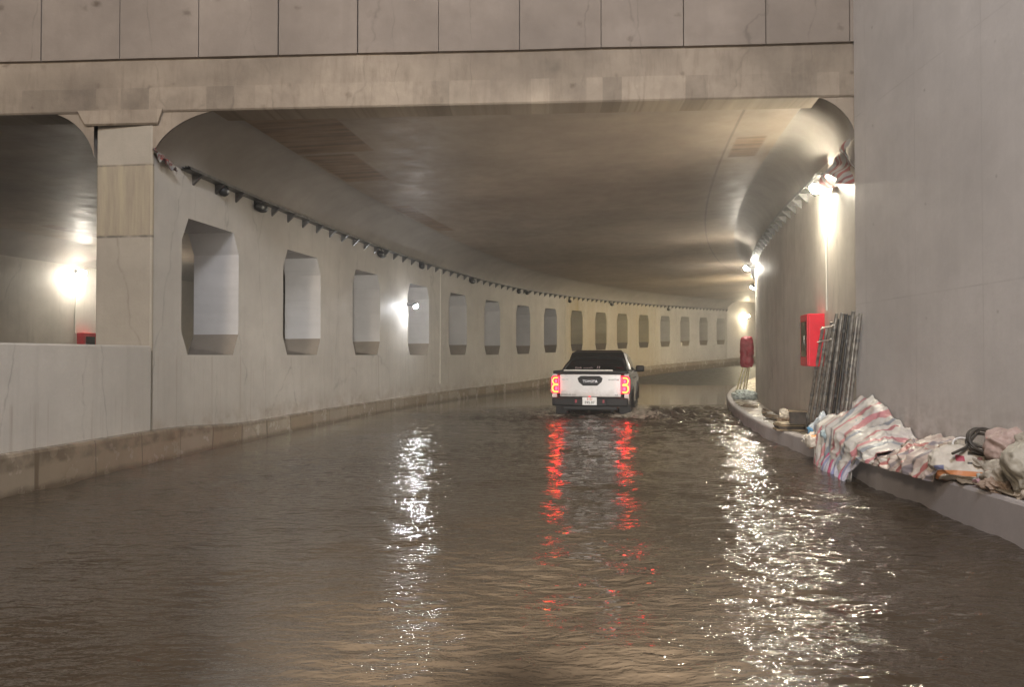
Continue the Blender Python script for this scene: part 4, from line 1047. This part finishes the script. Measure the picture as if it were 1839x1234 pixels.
tb('hood', M['paint'], lambda mb: mb.prism([(3.85, .7), (5.15, .7), (5.16, 1.04), (4.9, 1.14), (4.2, 1.235), (3.85, 1.26)], YZ(-.80), 1.6, bev=.02))
tb('chassis', M['black'], lambda mb: (mb.box((0, 2.6, .62), (1.5, 4.8, .30)), mb.box((0, .35, .50), (1.0, .5, .14), bev=.02), mb.tube([(-.42, 1.15, .42), (.42, 1.15, .42)], .07, 10), mb.tube([(-.1, 1.15, .42), (.1, 1.15, .42)], .14, 12), mb.tube([(.52, -.02, .40), (.52, .5, .42)], .035, 10), mb.box((0, .9, .45), (.62, .62, .2), bev=.08)))
tb('bed_cover', M['black'], lambda mb: (mb.box((0, .9, 1.285), (1.66, 1.78, .05), bev=.012), mb.box((.845, .9, 1.30), (.10, 1.8, .07), bev=.02), mb.box((-.845, .9, 1.30), (.10, 1.8, .07), bev=.02), mb.box((0, .02, 1.302), (1.70, .09, .055), bev=.015)))
tg = tb('tailgate', M['paint'], lambda mb: (mb.box((0, .01, .985), (1.452, .07, .535), bev=.022), mb.box((0, -.024, 1.225), (1.40, .02, .03), bev=.008), mb.box((0, -.022, .80), (1.36, .012, .10), bev=.005)))
hp = [(-.30, .09), (-.22, .145), (.22, .145), (.30, .09), (.27, .0), (.17, -.085), (-.17, -.085), (-.27, 0)]
XZ = lambda y, z: Matrix(((1, 0, 0, 0), (0, 0, 1, y), (0, 1, 0, z), (0, 0, 0, 1)))
h_ = tb('handle_panel', M['black'], lambda mb: (mb.prism(hp, XZ(-.040, 1.07), .02, bev=.005), mb.box((0, -.044, 1.15), (.30, .02, .03), bev=.006)), tg)
def letters(txt, size, loc, mat, parent, bold=0, name='lettering'):
    me = text_mesh(txt, size, .0015, bold); o = link(name, me, mat, parent); o.location = loc; o.rotation_euler = (R(90), 0, 0); return o
letters('TOYOTA', .085, (0, -.047, 1.085), M['chrome'], h_, .001)
letters('HILUX', .055, (-.60, -.030, 1.125), M['chrome'], tg)
letters('ADVENTURE', .045, (.555, -.030, 1.125), M['dgrey'], tg, .001)
letters('ADVENTURE 4WD', .045, (-.52, -.034, .765), M['dgrey'], tg, .001)
letters('4x4', .05, (.62, -.034, .765), M['dgrey'], tg, .001)
def bumper(mb):
    mb.box((0, -.02, .60), (1.80, .20, .20), bev=.03); mb.box((.62, -.085, .60), (.48, .10, .17), bev=.02); mb.box((-.62, -.085, .60), (.48, .10, .17), bev=.02)
    mb.box((0, -.02, .455), (1.30, .16, .09), bev=.02); mb.box((.0, -.10, .685), (.70, .06, .03), bev=.01)
    for s_ in (-1, 1):
        for k in range(3): mb.box((s_*.62, -.142, .55+.05*k), (.42, .012, .016), bev=.003)
bp_ = tb('rear_bumper', M['black'], bumper)
for sg in (-1, 1): tb('reflector', M['dred'], lambda mb: mb.box((sg*.325, -.135, .62), (.045, .02, .075), bev=.005), bp_)
lp_ = tb('number_plate', M['plate'], lambda mb: mb.box((0, -.145, .625), (.34, .015, .185), bev=.006))
letters('51D', .075, (.0, -.1545, .672), M['inkr'], lp_, .0015, 'plate_text')
letters('595.07', .085, (.0, -.1545, .588), M['ink'], lp_, .0015, 'plate_text')
tb('plate_lamp', M['tail_mid'], lambda mb: mb.box((0, -.135, .735), (.05, .03, .018), bev=.004))
for sg in (1, -1):
    lens = [(.735, .80), (.905, .80), (.925, .90), (.925, 1.12), (.90, 1.215), (.735, 1.215)]
    poly = [(sg*x, z) for x, z in lens]
    if sg < 0: poly = poly[::-1]
    tl = tb('tail_light', M['tail_mid'], lambda mb: mb.prism(poly, XZ(-.035, 0), .22, bev=.012))
    # the red light guides: a double curl open towards the tailgate
    def curl(z0, hgt, x_in, x_out):
        pts = [(sg*x_in, -.048, z0+hgt)]
        for i in range(0, 11):
            a = math.pi/2-i/10*math.pi; pts.append((sg*(x_out-.06+.06*math.cos(a)), -.048, z0+hgt/2+hgt/2*math.sin(a)))
        pts.append((sg*x_in, -.048, z0)); return pts
    tb('light_guide', M['tail_hot'], lambda mb: (mb.tube(curl(1.02, .15, .775, .895), .0125, 8), mb.tube(curl(.835, .165, .765, .900), .0165, 8)), tl)
    tb('red_glow_panel', M['tail'], lambda mb: (mb.box((sg*.808, -.043, .915), (.055, .012, .085), bev=.005), mb.box((sg*.815, -.043, 1.09), (.05, .012, .07), bev=.005), mb.box((sg*.75, -.043, 1.01), (.014, .012, .37), bev=.004), mb.box((sg*.915, -.040, 1.0), (.014, .014, .34), bev=.004)), tl)
# cab
def cab(mb):
    # frustum with rounded roof: sections from belt to roof
    secs = [(1.25, .875, 1.78, 4.12), (1.42, .835, 1.90, 3.84), (1.62, .755, 2.04, 3.50), (1.745, .70, 2.14, 3.25), (1.795, .62, 2.28, 3.10), (1.81, .50, 2.40, 3.0)]
    rows = []
    for z, hw, y0, y1 in secs:
        r = .10; pts = []
        for (cx, cy, a0) in ((hw-r, y0+r, -90), (hw-r, y1-r, 0), (-hw+r, y1-r, 90), (-hw+r, y0+r, 180)):
            for k in range(5):
                a = R(a0+90*k/4); pts.append((cx+r*math.cos(a), cy+r*math.sin(a), z))
        pts.append(pts[0]); rows.append(pts)
    mb.grid(rows, None, 0, True); mb.face(rows[-1][:-1])
cb = tb('cab', M['paint'], cab)
tb('cab_lower', M['paint'], lambda mb: mb.box((0, 2.85, .98), (1.62, 2.1, .6)))
def quadslab(mb, p4, th, nrm):
    n_ = Vector(nrm).normalized()*th; a = [Vector(p) for p in p4]; b = [p+n_ for p in a]
    mb.face(b); mb.face(a[::-1])
    for i in range(4): mb.face([a[i], a[(i+1) % 4], b[(i+1) % 4], b[i]])
def rear_black(mb):
    quadslab(mb, [(-.86, 1.772, 1.26), (.82, 1.772, 1.26), (.655, 2.09, 1.755), (-.70, 2.09, 1.755)], .035, (0, -1, .6))
    quadslab(mb, [(-.68, 2.09, 1.755), (.655, 2.09, 1.755), (.58, 2.36, 1.822), (-.60, 2.36, 1.822)], .022, (0, -.2, 1))
tb('rear_window', M['glass'], rear_black, cb)
letters('CLUB', .07, (-.50, 1.74, 1.375), M['stick'], cb, .002, 'sticker').rotation_euler = (R(58), 0, 0)
letters('HILUX-MIỀN', .045, (-.24, 1.74, 1.375), M['stick'], cb, .001, 'sticker').rotation_euler = (R(58), 0, 0)
tb('window_stripe_sticker', M['stick'], lambda mb: [mb.box((.0+.05*k, 1.742, 1.38), (.022, .01, .085), rot=Matrix.Rotation(.35, 4, 'Y')) for k in range(2)], cb)
for sg in (1, -1):
    def sw(mb):
        for (ya, yb, yc, yd) in ((1.98, 2.72, 2.70, 2.16), (2.80, 3.78, 3.42, 2.80)):
            quadslab(mb, [(sg*.872, ya, 1.30), (sg*.872, yb, 1.30), (sg*.737, yc, 1.66), (sg*.737, yd, 1.66)] if sg > 0 else
                         [(sg*.872, yb, 1.30), (sg*.872, ya, 1.30), (sg*.737, yd, 1.66), (sg*.737, yc, 1.66)], .012, (sg, 0, .4))
    tb('side_window', M['glass'], sw, cb)
    tb('door_handle', M['black'], lambda mb: (mb.box((sg*.925, 2.2, 1.12), (.03, .16, .03), bev=.008), mb.box((sg*.925, 3.05, 1.12), (.03, .16, .03), bev=.008)))
    mr = tb('side_mirror', M['black'], lambda mb: (mb.box((sg*1.02, 3.66, 1.33), (.24, .11, .18), bev=.045, smooth=True), mb.box((sg*.91, 3.68, 1.27), (.12, .05, .05), bev=.01)))
    for cy in (1.15, 4.22): tb('fender_flare', M['black'], lambda mb: mb.tube([(sg*.905, cy+.50*math.cos(a), .44+.50*math.sin(a)) for a in [i*math.pi/12 for i in range(13)]], .045, 8))
    tb('side_step', M['black'], lambda mb: mb.box((sg*.88, 2.72, .40), (.16, 1.9, .06), bev=.02))
    tb('mud_flap', M['black'], lambda mb: mb.box((sg*.78, .60, .36), (.27, .02, .36), bev=.005))
for cy in (1.15, 4.22):
    for sg in (1, -1):
        def wheel(mb):
            prf = [(.24, -.11), (.35, -.125), (.385, -.10), (.395, -.04), (.395, .04), (.385, .10), (.35, .125), (.24, .11)]
            rows = [[(sg*.78+w_, cy+r_*math.cos(a), .395+r_*math.sin(a)) for r_, w_ in prf] for a in [i*2*math.pi/36 for i in range(37)]]
            mb.grid(rows)
            for i in range(36):
                a = i*2*math.pi/36; mb.box((sg*.78, cy+.395*math.cos(a), .395+.395*math.sin(a)), (.19, .03, .02), rot=Matrix.Rotation(a+math.pi/2, 4, 'X'))
        ty = tb('wheel', M['tyre'], wheel)
        tb('rim', M['rim'], lambda mb: ([mb.tube([(sg*.80+sg*.06, cy, .395), (sg*.80+sg*.06, cy+.23*math.cos(a), .395+.23*math.sin(a))], .03, 6) for a in [k*2*math.pi/6 for k in range(6)]], mb.tube([(sg*.74, cy, .395), (sg*.86, cy, .395)], .05, 10), mb.tube([(sg*.86, cy+.24*math.cos(a), .395+.24*math.sin(a)) for a in [k*2*math.pi/24 for k in range(25)]], .018, 6, cap=False)), ty)
def sbar(mb):
    for sg in (1, -1): mb.tube([(sg*.80, .95, 1.30), (sg*.76, 1.35, 1.45), (sg*.66, 1.62, 1.60), (sg*.5, 1.70, 1.64)], .032, 8)
    mb.tube([(-.5, 1.70, 1.64), (.5, 1.70, 1.64)], .032, 8); mb.tube([(-.78, 1.6, 1.33), (.78, 1.6, 1.33)], .03, 8)
tb('sport_bar', M['black'], sbar)
tb('cover_edge_trim', M['conduit'], lambda mb: mb.box((-.06, .10, 1.345), (1.18, .03, .028), bev=.006))
tb('front_bumper', M['black'], lambda mb: mb.box((0, 5.16, .62), (1.78, .2, .34), bev=.05))
tb('windscreen', M['glass'], lambda mb: quadslab(mb, [(.72, 4.04, 1.30), (-.72, 4.04, 1.30), (-.60, 3.40, 1.70), (.60, 3.40, 1.70)], .01, (0, 1, 1)))

# ------------------------------------------------------------------ lights outside the frame: street lamps over the approach and the viewer's own headlights
def light(name, typ, loc, energy, col, size=.2, rot=None, **k):
    l = bpy.data.lights.new(name, typ); l.energy = energy; l.color = col
    if typ in ('POINT', 'SPOT'): l.shadow_soft_size = size
    if typ == 'SPOT': l.spot_size = k.get('spot', 1.5); l.spot_blend = k.get('blend', .5)
    if typ == 'AREA': l.size = size
    o = bpy.data.objects.new(name, l); COL.objects.link(o); o.location = loc
    if rot: o.rotation_euler = rot
    return o
light('street_light', 'POINT', (-5, -7, 8.5), 2000, (1, .82, .64), 1.2)
light('street_light', 'POINT', (.5, -2.5, 9.5), 1700, (.92, .93, 1), 1.2)
for x in (-.65, .65):
    light('headlight', 'SPOT', (x, 1.5, .62), 1150, (1, .95, .88), .06, (R(92.5), 0, R(-1)), spot=R(58), blend=.9)

# ------------------------------------------------------------------ haze volume, added for lamp glow and a softer view
mb = MB(); mb.box((4, 40, 4.2), (90, 150, 12.4))
hm = bpy.data.materials.new('glow_haze'); hm.use_nodes = True; nt = hm.node_tree
nt.nodes.remove(nt.nodes['Principled BSDF']); pv = nt.nodes.new('ShaderNodeVolumePrincipled')
pv.inputs['Color'].default_value = (.92, .90, .88, 1); pv.inputs['Density'].default_value = .0042; pv.inputs['Anisotropy'].default_value = .6
nt.links.new(pv.outputs[0], nt.nodes['Material Output'].inputs['Volume'])
setp(mb.build('haze', hm), 'thin haze volume added for lamp glow and softness', None, None, 'stuff')
# ------------------------------------------------------------------ night sky
w = bpy.data.worlds.new('World'); scene.world = w; w.use_nodes = True
nt = w.node_tree; bg = nt.nodes['Background']
sky = nt.nodes.new('ShaderNodeTexSky'); sky.sky_type = 'NISHITA'; sky.sun_disc = False
sky.sun_elevation = R(-4); sky.sun_rotation = R(200); sky.dust_density = 3
nt.links.new(sky.outputs[0], bg.inputs[0]); bg.inputs[1].default_value = .5

# ------------------------------------------------------------------ camera
cam = bpy.data.cameras.new('camera'); co_ = bpy.data.objects.new('camera', cam); COL.objects.link(co_)
cam.sensor_width = 36; cam.lens = 36*F_/1839; cam.clip_end = 400; cam.clip_start = .05
co_.location = (0, 0, CAMZ); co_.rotation_euler = (R(90)+math.atan((638-617)/F_), 0, 0)
scene.camera = co_
scene.view_settings.view_transform = 'Standard'; scene.view_settings.look = 'None'
scene.view_settings.exposure = 1.17; scene.view_settings.gamma = 1
scene.cycles.use_denoising = True
scene.cycles.max_bounces = 8; scene.cycles.diffuse_bounces = 5; scene.cycles.glossy_bounces = 4
scene.cycles.caustics_reflective = False; scene.cycles.caustics_refractive = False
scene.cycles.sample_clamp_indirect = 30
